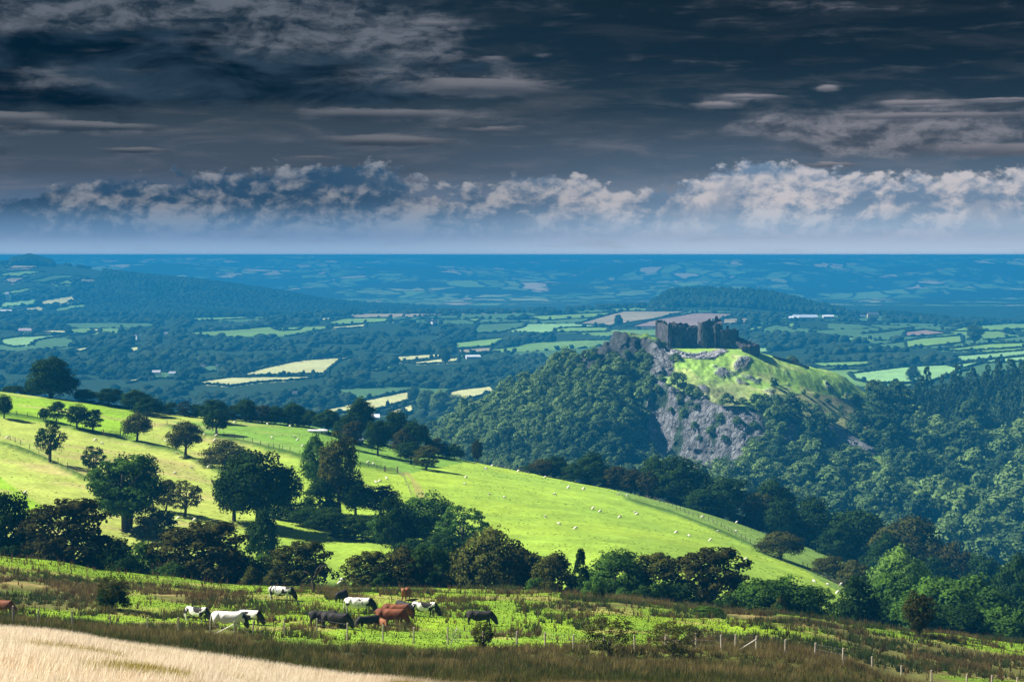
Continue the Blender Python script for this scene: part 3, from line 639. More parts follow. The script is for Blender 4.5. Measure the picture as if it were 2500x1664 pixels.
# 2b thin lens clouds, lit along their upper edge
mk = None; lt = None
for (u, v, su, sv_, k) in [(50, 300, 120, 17, 1.0), (230, 317, 190, 11, 1.0), (930, 280, 240, 15, .9), (1190, 316, 90, 9, .8), (950, 345, 170, 15, 1.0), (340, 372, 95, 7, .8), (770, 387, 70, 6, .6), (1180, 212, 170, 24, 1.0), (1060, 62, 80, 9, .7), (1205, 146, 50, 9, .7),
                           (1750, 260, 60, 8, .9), (1830, 240, 90, 6, .8), (2010, 223, 30, 8, .8), (2220, 262, 95, 8, .9), (2430, 257, 100, 5, .7), (2250, 290, 330, 9, .8), (2420, 372, 260, 22, .7), (2020, 405, 110, 5, .7), (160, 205, 90, 22, .5)]:
    a = g.m('DIVIDE', g.sub(az, A(u)), su / 466.5); e = g.m('DIVIDE', g.sub(g.sub(el, E(v)), g.mul(g.sub(fine, 0.5), 0.05)), sv_ / 466.5)
    q = g.mul(g.m('EXPONENT', g.mul(g.add(g.mul(a, a), g.mul(g.mul(e, e), g.mul(e, e))), -1.0)), k)
    mk = q if mk is None else g.add(mk, q); t = g.mul(q, e); lt = t if lt is None else g.add(lt, t)
lensm = g.ss(g.add(mk, g.mul(g.sub(fine, 0.5), 0.7)), 0.25, 0.75)
skyc = g.mix(g.mul(lensm, 0.85), skyc, g.mix(g.ss(g.add(lt, g.mul(g.sub(fine, 0.5), 1.2)), -0.45, 0.55), g.mix(right, S(48, 64, 80), S(82, 90, 104)), g.mix(right, S(108, 112, 120), S(136, 134, 142))))
# 3 bank of cumulus above the horizon
q0 = puffs(1.5, 2.0, 8.0, wk=0.18, det=3.0); q1 = puffs(1.5, 2.0, 8.0, -0.024, 0.030, wk=0.18, det=3.0)
s0 = puffs(1.3, 9.0, 2.2, wk=0.35, det=1.0); s1 = puffs(1.3, 9.0, 2.2, -0.10, 0.10, wk=0.35, det=1.0)
cn = g.noise(g.vec(az, g.mul(el, 1.5), 2.0), 3.6, 10, 0.58, 0.3)
tops = total([(430, 520, 300, 200, 0.14), (760, 470, 200, 200, 0.16), (960, 450, 120, 200, 0.10), (1350, 500, 200, 200, 0.16), (1800, 480, 150, 200, 0.14), (1950, 450, 180, 200, 0.11), (2150, 480, 180, 200, 0.10), (2330, 450, 160, 200, 0.08), (2520, 450, 120, 200, 0.13)])
dens = g.add(g.mul(g.sub(g.add(tops, 0.262), el), 4.2), g.add(g.mul(g.sub(q0, 0.62), 1.2), g.mul(g.sub(cn, 0.5), 1.3)))
cm = g.mul(g.ss(dens, -0.04, 0.16), g.ss(el, 0.05, 0.16))
gap = g.ss(g.add(g.noise(g.vec(az, g.mul(el, 1.3), 12.0), 2.4, 7, 0.6, 0.3), g.mul(right, 0.03)), 0.40, 0.53)
rl = g.add(g.add(g.mul(g.sub(q0, q1), 2.4), g.mul(g.sub(s0, s1), 2.2)), g.mul(g.sub(cn, 0.5), 0.8))
light = g.ss(g.add(rl, g.mul(right, 0.08)), -0.40, 0.46)
cshade = g.mix(right, S(46, 80, 110), S(108, 134, 162)); clit = g.mix(right, S(134, 140, 151), S(194, 191, 196))
cc = g.mix(g.mul(light, g.add(g.mul(gap, g.sub(1.0, g.mul(right, 0.3))), g.mul(right, 0.3))), cshade, clit)
cc = g.mix(g.ss(el, 0.30, 0.10, 0.0, 0.7), cc, g.mix(right, S(116, 156, 196), S(162, 188, 214)))
skyc = g.mix(cm, skyc, cc)
# straight above and behind, the broken sky of the Sky Texture
below = g.ss(el, -0.02, 0.0)
skyc = g.mix(g.sub(1.0, below), skyc, S(60, 85, 105))
nt.links.new(skyc, bg.inputs[0]); bg.inputs[1].default_value = 1.0
bg2 = nt.nodes.new('ShaderNodeBackground'); bg2.inputs[1].default_value = 0.020; nt.links.new(sky.outputs[0], bg2.inputs[0])
ahead = g.mul(g.ss(el, 3.4, 1.9), g.ss(g.m('ABSOLUTE', az), 8.0, 4.5))
mxs = nt.nodes.new('ShaderNodeMixShader'); g._in(mxs.inputs[0], ahead); nt.links.new(bg2.outputs[0], mxs.inputs[1]); nt.links.new(bg.outputs[0], mxs.inputs[2])
nt.links.new(mxs.outputs[0], out.inputs[0])
w.cycles.sampling_method = 'MANUAL'; w.cycles.sample_map_resolution = 256

hz = MB().box((0, 8600, (-260 + 1.5) / 2), (26000, 17900, 261.5)).build('haze', None)
tag(hz, 'blue haze over the whole vale', None, None, 'stuff')
mh = bpy.data.materials.new('haze_air'); mh.use_nodes = True; nh = mh.node_tree; nh.nodes.clear()
oh = nh.nodes.new('ShaderNodeOutputMaterial'); pv = nh.nodes.new('ShaderNodeVolumePrincipled')
pv.inputs['Color'].default_value = (0.018, 0.25, 0.55, 1); pv.inputs['Density'].default_value = 1 / 4300.0; pv.inputs['Anisotropy'].default_value = 0.0
nh.links.new(pv.outputs[0], oh.inputs['Volume']); hz.data.materials.append(mh)

SC.view_settings.view_transform = 'Standard'; SC.view_settings.look = 'None'; SC.view_settings.exposure = EXPO; SC.view_settings.gamma = 1.0
SC.cycles.max_bounces = 4; SC.cycles.diffuse_bounces = 2; SC.cycles.volume_bounces = 0; SC.cycles.transmission_bounces = 2; SC.cycles.transparent_max_bounces = 4
SC.cycles.use_adaptive_sampling = True; SC.cycles.adaptive_threshold = 0.02
SC.cycles.use_denoising = True
try: SC.cycles.denoiser = 'OPENIMAGEDENOISE'; SC.cycles.denoising_input_passes = 'RGB_ALBEDO_NORMAL'
except Exception: pass
# ================================================================== foliage
LEAF_DK = mat_leaf('leaves_dark_green', (0.006, 0.016, 0.004, 1), (0.030, 0.064, 0.011, 1), 0.2)
LEAF_OL = mat_leaf('leaves_olive', (0.020, 0.024, 0.006, 1), (0.085, 0.095, 0.018, 1), 0.22)
LEAF_BR = mat_leaf('leaves_russet', (0.014, 0.015, 0.005, 1), (0.053, 0.054, 0.012, 1), 0.2)
LEAF_GR = mat_leaf('leaves_mid_green', (0.018, 0.045, 0.010, 1), (0.085, 0.18, 0.025, 1), 0.3)
LEAF_LT = mat_leaf('leaves_light_green', (0.05, 0.10, 0.02, 1), (0.15, 0.27, 0.05, 1), 0.35)
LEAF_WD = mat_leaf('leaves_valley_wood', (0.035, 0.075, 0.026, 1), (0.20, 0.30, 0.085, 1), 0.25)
LEAF_WB = mat_leaf('leaves_painted_shade', (0.015, 0.035, 0.016, 1), (0.07, 0.12, 0.04, 1), 0.2)  # darker copy of the wood leaves, shade put into the colour
LEAF_CN = mat_leaf('needles_conifer', (0.014, 0.032, 0.014, 1), (0.055, 0.095, 0.035, 1), 0.1)
BARK = mat_plain('bark_grey_brown', (0.06, 0.05, 0.04), 0.35, 6.0, 0.95, 0.05, 0.6, 0.05)

def unit(v): return v / np.maximum(np.linalg.norm(v, axis=1, keepdims=True), 1e-9)
def clumps_for(kind, r, n):
    """clump centres and radii inside a crown of width 1 and height 1 standing on z = 0"""
    c = []; rad = []
    while len(c) < n:
        d = r.normal(size=3); d /= np.linalg.norm(d); k = r.random() ** (1 / 3) * 0.55 + 0.42
        if kind == 'round': p = np.array([d[0] * .40, d[1] * .40, .54 + d[2] * .42]) if d[2] > -.8 else None; rr = r.uniform(.09, .16)
        elif kind == 'dome': p = np.array([d[0] * .42, d[1] * .42, .22 + abs(d[2]) * .68]); rr = r.uniform(.09, .15)
        elif kind == 'bush': p = np.array([d[0] * .42, d[1] * .42, .12 + abs(d[2]) * .74]); rr = r.uniform(.08, .15)
        elif kind == 'tall': p = np.array([d[0] * .34, d[1] * .34, .54 + d[2] * .42]); rr = r.uniform(.07, .12)
        elif kind == 'airy': p = np.array([d[0] * .40, d[1] * .40, .55 + d[2] * .38]); rr = r.uniform(.05, .085)
        elif kind == 'thorn':
            z = r.choice([.20, .34, .47, .60, .72, .82, .91]) + r.normal() * .025; wd = .44 * math.sin(math.pi * min(max((z + .08) / 1.1, .12), .95)) ** .7 + .04
            a = r.random() * 6.283; q = math.sqrt(r.random()) * wd; p = np.array([math.cos(a) * q + .16 * (z - .5), math.sin(a) * q, z]); rr = r.uniform(.06, .11); k = 1
        elif kind == 'conifer':
            z = r.random() ** 1.25 * .86 + .1; wd = .40 * (1 - z) + .03; a = r.random() * 6.283; p = np.array([math.cos(a) * wd, math.sin(a) * wd, z]); rr = r.uniform(.05, .085) * (1.15 - z * .5); k = 1
        elif kind == 'wisp': p = np.array([d[0] * .44, d[1] * .44, .55 + d[2] * .38]); rr = r.uniform(.05, .10)
        if p is None: continue
        ctr = np.array([0, 0, .3 if kind in ('bush', 'dome') else .58])
        if kind not in ('thorn', 'conifer'): p = ctr + (p - ctr) * k
        if p[2] < .05: continue
        c.append(p); rad.append(rr)
    return np.array(c), np.array(rad)
def crown(name, kind, seed, n, leaves, size, flat=0.75, rough=.26):
    r = np.random.default_rng(seed); c, rad = clumps_for(kind, r, n)
    if kind not in ('thorn', 'conifer'):      # uneven outline
        ph = r.random(6) * 6.28
        ang = np.arctan2(c[:, 1], c[:, 0]); f = 1 + .13 * np.sin(2 * ang + ph[0]) + .10 * np.sin(3 * ang + ph[1] + 4 * c[:, 2])
        c[:, :2] *= f[:, None]; c[:, 2] *= 1 + .07 * np.sin(ang * 2 + ph[2])
    ci = np.repeat(np.arange(n), leaves); N = len(ci)
    d = unit(r.normal(size=(N, 3))); d[:, 2] = np.where((d[:, 2] < -.3) & (r.random(N) < .6), -d[:, 2], d[:, 2])
    p = c[ci] + d * rad[ci][:, None] * (r.random((N, 1)) ** .5 * .55 + .5) * np.array([1, 1, flat])
    ctr = np.array([0, 0, .35 if kind in ('bush', 'dome') else .5])
    out = unit(unit(d) * .8 + unit(p - ctr) * .7 + r.normal(size=(N, 3)) * .3)
    face = unit(out + r.normal(size=(N, 3)) * rough * 1.4)
    a = unit(np.cross(face, r.normal(size=(N, 3)))); b2 = np.cross(face, a)
    s = size * r.uniform(.6, 1.35, (N, 1))
    V = np.stack([p - a * s - b2 * s * .6, p + a * s - b2 * s * .6, p + a * s * .7 + b2 * s * .7, p - a * s * .7 + b2 * s * .7], 1).reshape(-1, 3)
    V[:, 2] = np.maximum(V[:, 2], 0.0)
    Fq = np.arange(N * 4).reshape(-1, 4)
    tint = np.clip(r.random(n)[ci] * .7 + r.random(N) * .35, 0, 1); tc = np.repeat(tint, 4)
    colv = np.stack([tc, tc, tc], 1)
    return V, Fq, colv, np.repeat(out, 4, axis=0)
def crown_mesh(name, *a, **k):
    V, Fq, cv, nv = crown(name, *a, **k); return mesh_np(name, V, Fq, True, cv, nv, LEAF_DK)
def trunk_mesh(seed, kind):
    r = random.Random(seed); m = MB(); top = {'round': .62, 'dome': .45, 'bush': .35, 'tall': .75, 'airy': .7, 'thorn': .6, 'conifer': .9, 'wisp': .45}[kind]
    th = .035 if kind not in ('bush', 'wisp', 'conifer') else .02
    lean = .16 if kind == 'thorn' else .04
    pts = [(0, 0, -.06), (r.uniform(-.01, .01), 0, .02), (lean * .3, r.uniform(-.02, .02), top * .4), (lean * .6, r.uniform(-.03, .03), top * .7), (lean, r.uniform(-.04, .04), top)]
    m.tube(pts, [th * 1.5, th * 1.15, th * .85, th * .6, th * .25], 7)
    for i in range(7 if kind != 'conifer' else 0):
        a = i * 2.4 + r.random(); z0 = top * r.uniform(.3, .65); L = r.uniform(.22, .36); x0 = lean * z0 / top
        m.tube([(x0, 0, z0), (x0 + math.cos(a) * L * .5, math.sin(a) * L * .5, z0 + L * .55), (x0 + math.cos(a) * L, math.sin(a) * L, z0 + L * r.uniform(.7, 1.1))], [th * .5, th * .33, th * .12], 5)
    return m.mesh('trunk', BARK, True)
PROTO = {}
for kind, n, lv, sz in (('round', 130, 72, .0155), ('dome', 130, 72, .0155), ('bush', 110, 70, .017), ('tall', 140, 64, .014), ('airy', 105, 56, .0135), ('thorn', 150, 62, .0145), ('conifer', 150, 34, .018), ('wisp', 100, 34, .013)):
    PROTO[kind] = [(crown_mesh('crown', kind, 100 + 7 * q + len(kind), n, lv, sz), trunk_mesh(q + 3, kind)) for q in range(3)]
MATS = dict(dk=LEAF_DK, ol=LEAF_OL, br=LEAF_BR, gr=LEAF_GR, lt=LEAF_LT, wd=LEAF_WD, wb=LEAF_WB, cn=LEAF_CN)
def plant(kind, m, pos, width, height, label, group=None, name=None, cat=None, sink=0.0):
    i = random.randrange(3)
    e = empty(name or ('bush' if kind in ('bush', 'wisp') else 'tree'), (pos[0], pos[1], pos[2] - sink))
    e.scale = (width, width, height); e.rotation_euler.z = 0.0 if kind == 'thorn' else random.uniform(0, 6.28)
    tag(e, label, cat or ('bush' if kind in ('bush', 'wisp') else 'tree'), group)
    for nm, me in (('crown', PROTO[kind][i][0]), ('trunk', PROTO[kind][i][1])):
        c = bpy.data.objects.new(nm, me); link(c, e)
        c.material_slots[0].link = 'OBJECT'; c.material_slots[0].material = MATS[m] if nm == 'crown' else BARK
    return e
def tree(u, vt, vb, w, kind, m, label, D=None, rng_=None, group=None):
    """u, sight lines of top and foot, apparent width; D where the foot is hidden by the brow of a hill"""
    if D is None: p = hit(u, vb, rng_[0], rng_[1])
    else: p = at(u, D)
    d = p[1]; top = pz(vt, d); h = max(top - p[2], 1.0) * 1.02
    return plant(kind, m, p, w / F * d * 1.22, h, label, group)

# --- the hedge behind the cattle pasture
ROW = 'trees and bushes of the hedge behind the cattle pasture'
DH = 268
for u, vt, w, kd, m, lb in [
 (-70, 1200, 120, 'dome', 'dk', 'dark bush cut off by the edge of the photo beyond the left pasture corner'),
 (15, 1208, 120, 'round', 'dk', 'dark green tree in the far corner where the hedge meets the photo edge'),
 (85, 1290, 90, 'bush', 'dk', 'low dark bush squeezed between the corner tree and the russet hawthorn'),
 (150, 1226, 200, 'thorn', 'br', 'broad russet hawthorn, the first big one in the hedge from the photo edge'),
 (262, 1305, 130, 'bush', 'dk', 'low dark green holly bush beside the broad russet hawthorn'),
 (345, 1308, 110, 'bush', 'gr', 'low green bush between the holly and the great russet hawthorn'),
 (478, 1282, 215, 'thorn', 'br', 'great dark russet hawthorn above the spotted cows, widest in its hedge'),
 (420, 1340, 100, 'bush', 'dk', 'dark underwood at the foot of the great russet hawthorn'),
 (590, 1330, 120, 'bush', 'dk', 'dark green bush beside the great russet hawthorn, uphill of the grazing bull calf'),
 (640, 1345, 80, 'wisp', 'gr', 'thin ragged green bush behind the spotted cow under the hedge'),
 (722, 1328, 150, 'thorn', 'ol', 'olive hawthorn leaning over the bare gnarled tree'),
 (890, 1352, 110, 'thorn', 'ol', 'yellowish hawthorn on the far side of the gap with the sunny field'),
 (985, 1348, 110, 'round', 'br', 'rounded russet tree in the hedge above the brown standing cow'),
 (1040, 1320, 110, 'airy', 'dk', 'thin dark tree with ragged top in the hedge past the russet tree'),
 (1095, 1340, 120, 'dome', 'dk', 'dark dome of a tree beside the big olive sallow'),
 (1205, 1303, 150, 'round', 'ol', 'big olive sallow, rounded, tallest in the middle of the hedge'),
 (1275, 1325, 130, 'dome', 'ol', 'second olive sallow against the side of the tallest one'),
 (1350, 1345, 110, 'bush', 'ol', 'olive bush with thin twigs sticking out of its top'),
 (1418, 1342, 60, 'conifer', 'dk', 'narrow spiky tree rising out of the hedge before the bright field'),
 (1440, 1395, 90, 'bush', 'dk', 'low dark bush at the foot of the spiky tree'),
 (1505, 1352, 130, 'round', 'gr', 'dark green leafy tree behind the small round bush'),
 (1590, 1358, 130, 'thorn', 'ol', 'olive brown hawthorn on a thick short trunk'),
 (1722, 1345, 185, 'thorn', 'br', 'wide russet hawthorn with flat layers, standing clear on a single trunk'),
 (1660, 1420, 120, 'bush', 'dk', 'dark bush filling the space between the two hawthorn trunks'),
 (1860, 1405, 130, 'dome', 'gr', 'glossy dark green tree with an upright leafy top beside the wide hawthorn'),
 (1930, 1398, 140, 'dome', 'gr', 'glossy dark green tree at the end of the hedge'),
 (2008, 1432, 75, 'airy', 'lt', 'pale green sapling in full sun at the hedge end'),
]:
    tree(u, vt - 4, 0, w * 1.16, kd, m, lb, D=DH + random.uniform(-8, 12), group=ROW)
tree(1463, 1430, 1462, 34, 'bush', 'dk', 'small dark ball of a bush alone in front of the hedge', rng_=(150, 232))
for u, vt, w, D, kd, m, lb in [
 (2092, 1392, 110, 300, 'bush', 'dk', 'shadowy bush filling the dip beside the sunny field tip'),
 (2180, 1385, 150, 340, 'dome', 'gr', 'mid green oak behind the brown columnar bush'),
 (2200, 1345, 130, 390, 'round', 'lt', 'light green ash above the oaks in the far corner of the pasture'),
 (2290, 1392, 190, 330, 'dome', 'gr', 'broad sunlit oak, first of the big pair beyond the pasture'),
 (2380, 1388, 200, 345, 'dome', 'gr', 'broad sunlit oak with the highest dome beyond the pasture'),
 (2240, 1440, 140, 300, 'dome', 'gr', 'low spreading oak in front of the sunlit pair'),
 (2340, 1465, 170, 300, 'dome', 'dk', 'shaded oak in front of the highest sunlit dome'),
 (2440, 1470, 150, 300, 'dome', 'gr', 'green oak low against the pasture edge below the sunlit pair'),
 (2485, 1362, 110, 420, 'round', 'dk', 'dark tree on the photo edge above the sunlit oaks'),
 (2500, 1480, 110, 310, 'bush', 'gr', 'green bush on the photo edge behind the pasture'),
 (2570, 1400, 160, 340, 'dome', 'dk', 'dark oak just past the photo edge behind the pasture'),
 (2120, 1455, 120, 320, 'bush', 'gr', 'rounded green thicket where the field tip runs out'),
]:
    tree(u, vt, 0, w, kd, m, lb, D=D, group='oaks and bushes past the end of the pasture')
# --- in the pasture and along its fence
tree(275, 1395, 1487, 78, 'wisp', 'ol', 'upright ragged dark bush alone in the brown rushes', rng_=(146, 225))
tree(275, 1420, 1487, 66, 'bush', 'dk', 'dense dark heart of low thorn within the ragged bush', rng_=(146, 225))
tree(2243, 1440, 1556, 84, 'wisp', 'br', 'brown columnar bush widening to its top on the pasture edge', rng_=(150, 232))
tree(2243, 1450, 1556, 62, 'tall', 'br', 'narrow russet thorn stem crown inside the brown columnar bush', rng_=(150, 232))
tree(1180, 1515, 1592, 58, 'airy', 'ol', 'little dark thorn tree in front of the black cow', rng_=(112, 150))
tree(1485, 1500, 1606, 125, 'wisp', 'ol', 'sparse spreading thorn bush on the fence line past the wire sheet', rng_=(112, 160))
tree(1642, 1512, 1608, 120, 'wisp', 'ol', 'sparse low thorn bush with a dark stem before the braced end post', rng_=(112, 160))
tree(1725, 1478, 1502, 70, 'bush', 'gr', 'low green bramble under the wide russet hawthorn', rng_=(180, 235))

# --- field trees of the middle distance
MR = (330, 640)
for u, vt, vb, w, kd, m, lb in [
 (10, 965, 1022, 40, 'round', 'dk', 'dark tree cut by the photo edge at the top fence'),
 (107, 996, 1028, 26, 'round', 'dk', 'small round thorn at the start of the top fence row'),
 (137, 981, 1030, 44, 'thorn', 'dk', 'flat topped hawthorn with bare stem in the top fence row'),
 (188, 989, 1045, 50, 'round', 'dk', 'dark hawthorn, first of the close pair above the field gate'),
 (226, 1000, 1050, 46, 'thorn', 'dk', 'dark hawthorn, second of the close pair above the field gate'),
 (335, 1010, 1076, 64, 'round', 'ol', 'grey green tree just past the upper field gate'),
 (122, 1026, 1127, 72, 'airy', 'dk', 'open leaning tree with a bent trunk on the lower bank'),
 (228, 1087, 1165, 62, 'airy', 'dk', 'ragged thin thorn tree just above the big ash'),
 (453, 1031, 1112, 76, 'round', 'ol', 'round dark hawthorn with a leaning trunk and sheep at its foot'),
 (552, 1073, 1146, 110, 'dome', 'ol', 'wide low thorn on the end of the bank above the big oak'),
 (305, 1098, 1298, 195, 'airy', 'gr', 'biggest ash tree of the slope, airy crown over a dark trunk'),
 (318, 1120, 1290, 140, 'round', 'dk', 'dense dark tree standing within the biggest ash'),
 (405, 1172, 1248, 56, 'thorn', 'ol', 'small twisted thorn beside the biggest ash'),
 (452, 1172, 1262, 80, 'airy', 'ol', 'small open thorn with bare legs over the sheep'),
 (383, 1230, 1312, 92, 'bush', 'ol', 'round olive bush at the foot of the biggest ash'),
 (572, 1140, 1272, 110, 'round', 'dk', 'dark tree leaning against the big oak from the uphill side'),
 (628, 1103, 1290, 165, 'round', 'dk', 'big oak with a broad dome and two dark trunks'),
 (700, 1145, 1245, 80, 'airy', 'dk', 'thin dark tree between the big oak and the tall sunlit pair'),
 (768, 1062, 1205, 74, 'tall', 'gr', 'slim sunlit tree, the shorter of the tall pair'),
 (828, 1064, 1255, 118, 'tall', 'ol', 'tallest sunlit olive tree in the middle of the field slope'),
 (868, 1168, 1262, 76, 'round', 'dk', 'dark tree at the foot of the tallest sunlit tree'),
 (780, 1160, 1262, 80, 'bush', 'dk', 'dark ivy thicket under the tall sunlit pair'),
 (928, 1185, 1262, 92, 'round', 'br', 'russet round tree in front of the fenced corner'),
 (1003, 1078, 1132, 62, 'round', 'dk', 'dark isolated tree, upper of the pair in the open field'),
 (1040, 1088, 1146, 68, 'thorn', 'ol', 'isolated tree with overhanging boughs, lower of the pair in the open field'),
 (1905, 1292, 1364, 112, 'dome', 'ol', 'solitary rounded thorn on the lower fence of the bright field'),
 (2023, 1350, 1412, 76, 'dome', 'ol', 'smaller solitary thorn downhill of the rounded one'),
 (2085, 1362, 1440, 90, 'bush', 'ol', 'ragged thorn thicket at the tip of the bright field'),
 (1165, 1074, 1122, 34, 'tall', 'br', 'small lone russet tree on the brow before the wooded crag'),
]:
    tree(u, vt, vb, w, kd, m, lb, rng_=MR)
# hedgerow running downhill through the middle
for i, (u, vt, w, kd, m, lb) in enumerate([
 (700, 1222, 115, 'bush', 'dk', 'dark bush at the uphill end of the overgrown hedge below the big oak'),
 (755, 1240, 100, 'round', 'dk', 'low dark tree in the overgrown hedge below the slim sunlit tree'),
 (805, 1235, 110, 'dome', 'dk', 'dark dome in the overgrown hedge below the tallest sunlit tree'),
 (862, 1262, 110, 'thorn', 'dk', 'dark thorn in the overgrown hedge before the russet round tree'),
 (925, 1252, 115, 'dome', 'gr', 'dull green dome in the overgrown hedge under the russet round tree'),
 (985, 1245, 130, 'round', 'gr', 'green rounded ash in the overgrown hedge, lighter than its neighbours'),
 (1040, 1210, 130, 'round', 'gr', 'sunlit green tree rising behind the lower part of the overgrown hedge'),
 (965, 1212, 100, 'dome', 'dk', 'dark green tree behind the lighter ash of the overgrown hedge'),
 (1130, 1232, 125, 'airy', 'gr', 'open green ash at the downhill end of the overgrown hedge'),
 (1080, 1290, 110, 'dome', 'dk', 'dark tree under the open ash of the overgrown hedge'),
 (1010, 1310, 120, 'bush', 'dk', 'dark thicket at the foot of the lighter ash'),
 (640, 1228, 80, 'bush', 'dk', 'dark bush at the very foot of the big oak'),
]):
    tree(u, vt, 0, w, kd, m, lb, D=415 - i * 5 + random.uniform(-6, 6), group='overgrown hedge running down the middle slope')
# --- the brow of the hill
BR = 'trees along the brow of the field'
for u, vt, w, D, kd, m, lb in [
 (-40, 938, 60, 618, 'bush', 'dk', 'dark bush on the brow at the photo edge'), (32, 940, 60, 620, 'bush', 'dk', 'low dark bushes on the brow before the great dark tree'), (75, 945, 46, 622, 'bush', 'dk', 'dark bush touching the great dark tree on the brow'),
 (125, 862, 104, 612, 'dome', 'dk', 'great dark dome shaped tree, tallest on the brow'), (122, 884, 112, 612, 'bush', 'dk', 'dark ivy clad companion pressed into the great dark tree'),
 (208, 950, 56, 615, 'round', 'dk', 'dark tree on the brow downhill of the great dark tree'), (266, 948, 62, 610, 'round', 'dk', 'dark round tree on the brow above the hawthorn pair'),
 (330, 954, 66, 604, 'round', 'dk', 'dark tree, taller of the clump on the brow by the upper gate'), (365, 968, 72, 596, 'dome', 'dk', 'wide dark tree in the clump on the brow by the upper gate'),
 (415, 983, 34, 606, 'thorn', 'dk', 'small thorn silhouetted past the clump on the brow'), (450, 978, 34, 606, 'airy', 'br', 'small russet tree silhouetted on the brow'), (478, 985, 28, 606, 'tall', 'dk', 'small pointed tree silhouetted on the brow'),
 (520, 976, 62, 590, 'round', 'dk', 'dark tree on the brow above the sheep by the fence'), (528, 1000, 60, 560, 'round', 'dk', 'dark short trunked tree standing inside the top fence'),
 (565, 990, 44, 606, 'thorn', 'dk', 'thorn on the brow in the long low hedge, uphill end'), (600, 976, 50, 604, 'round', 'dk', 'rounded tree in the long low hedge on the brow'), (640, 990, 46, 604, 'thorn', 'br', 'russet thorn in the long low hedge on the brow'),
 (672, 992, 50, 604, 'round', 'dk', 'dark thorn in the long low hedge past the russet one'), (715, 985, 56, 604, 'round', 'dk', 'dark tree in the long low hedge before the white sheeting'), (755, 998, 50, 602, 'bush', 'dk', 'dark bush behind the white sheeting on the brow'),
 (800, 1002, 66, 596, 'round', 'dk', 'dark tree beside the white sheeting on the brow'), (845, 1012, 60, 590, 'dome', 'dk', 'dark spreading tree on the brow, two past the sheeting'), (880, 975, 72, 606, 'round', 'dk', 'tall dark dome on the brow in front of the pale valley fields'),
 (862, 1030, 56, 572, 'thorn', 'br', 'russet thorn beneath the tall dark dome'), (922, 1026, 60, 566, 'round', 'dk', 'dark tree on a clear short trunk at the edge of the field brow'), (965, 1006, 64, 600, 'round', 'dk', 'dark round tree past the clear trunked one'),
 (1012, 1018, 72, 598, 'dome', 'dk', 'dark broad dome, last tall one before the brow drops'), (985, 1040, 60, 592, 'bush', 'br', 'russet bush under the broad dome'), (1062, 1066, 62, 602, 'bush', 'br', 'low russet bush where the brow hedge drops'), (1108, 1080, 50, 604, 'bush', 'dk', 'low dark bush at the end of the brow hedge'),
 (1322, 1122, 58, 612, 'round', 'br', 'russet thorn, first of the dark trees under the wooded crag'), (1355, 1113, 62, 616, 'round', 'dk', 'dark rounded tree, second under the wooded crag'), (1395, 1135, 50, 612, 'bush', 'br', 'russet bush in the dip below the wooded crag'),
 (1443, 1104, 98, 616, 'dome', 'dk', 'broad dark dome below the foot of the grey cliff'), (1500, 1140, 62, 610, 'thorn', 'br', 'russet thorn below the grey cliff'), (1540, 1146, 66, 608, 'thorn', 'br', 'second russet thorn below the grey cliff'), (1582, 1150, 60, 600, 'airy', 'br', 'third and lowest russet thorn below the grey cliff'),
 (1598, 1118, 72, 622, 'round', 'dk', 'dark tree behind the lowest russet thorn'), (1660, 1114, 135, 612, 'dome', 'dk', 'big dark dome right under the cliff foot'), (1762, 1154, 128, 606, 'dome', 'dk', 'big dark dome downhill of the cliff foot'), (1715, 1190, 90, 600, 'bush', 'dk', 'shaded bush between the two big domes'),
 (1850, 1204, 80, 612, 'round', 'ol', 'olive tree in the band of dark oaks'), (1888, 1176, 100, 622, 'round', 'dk', 'dark pointed oak in the band of dark oaks'), (1905, 1215, 80, 600, 'dome', 'dk', 'low dark oak beneath the pointed one'),
 (1982, 1212, 128, 606, 'dome', 'dk', 'dark oak with a smooth dome in the band'), (2090, 1232, 148, 600, 'dome', 'dk', 'dark oak with broken dome in the band'), (2050, 1270, 100, 590, 'bush', 'dk', 'shadowed thicket in the band of dark oaks'),
 (2215, 1244, 190, 590, 'dome', 'ol', 'widest olive topped oak in the band above the thorns'), (2165, 1300, 120, 575, 'dome', 'dk', 'shaded oak below the widest one'), (2330, 1310, 120, 580, 'dome', 'br', 'brownish oak past the widest one'), (2395, 1335, 110, 575, 'dome', 'dk', 'dark oak near the low end of the band'),
 (2280, 1350, 110, 560, 'bush', 'dk', 'dark thicket below the brownish oak'), (2470, 1370, 110, 570, 'dome', 'dk', 'last dark oak of the band at the photo edge'),
]:
    tree(u, vt, 0, w, kd, m, lb, D=D, group=BR)

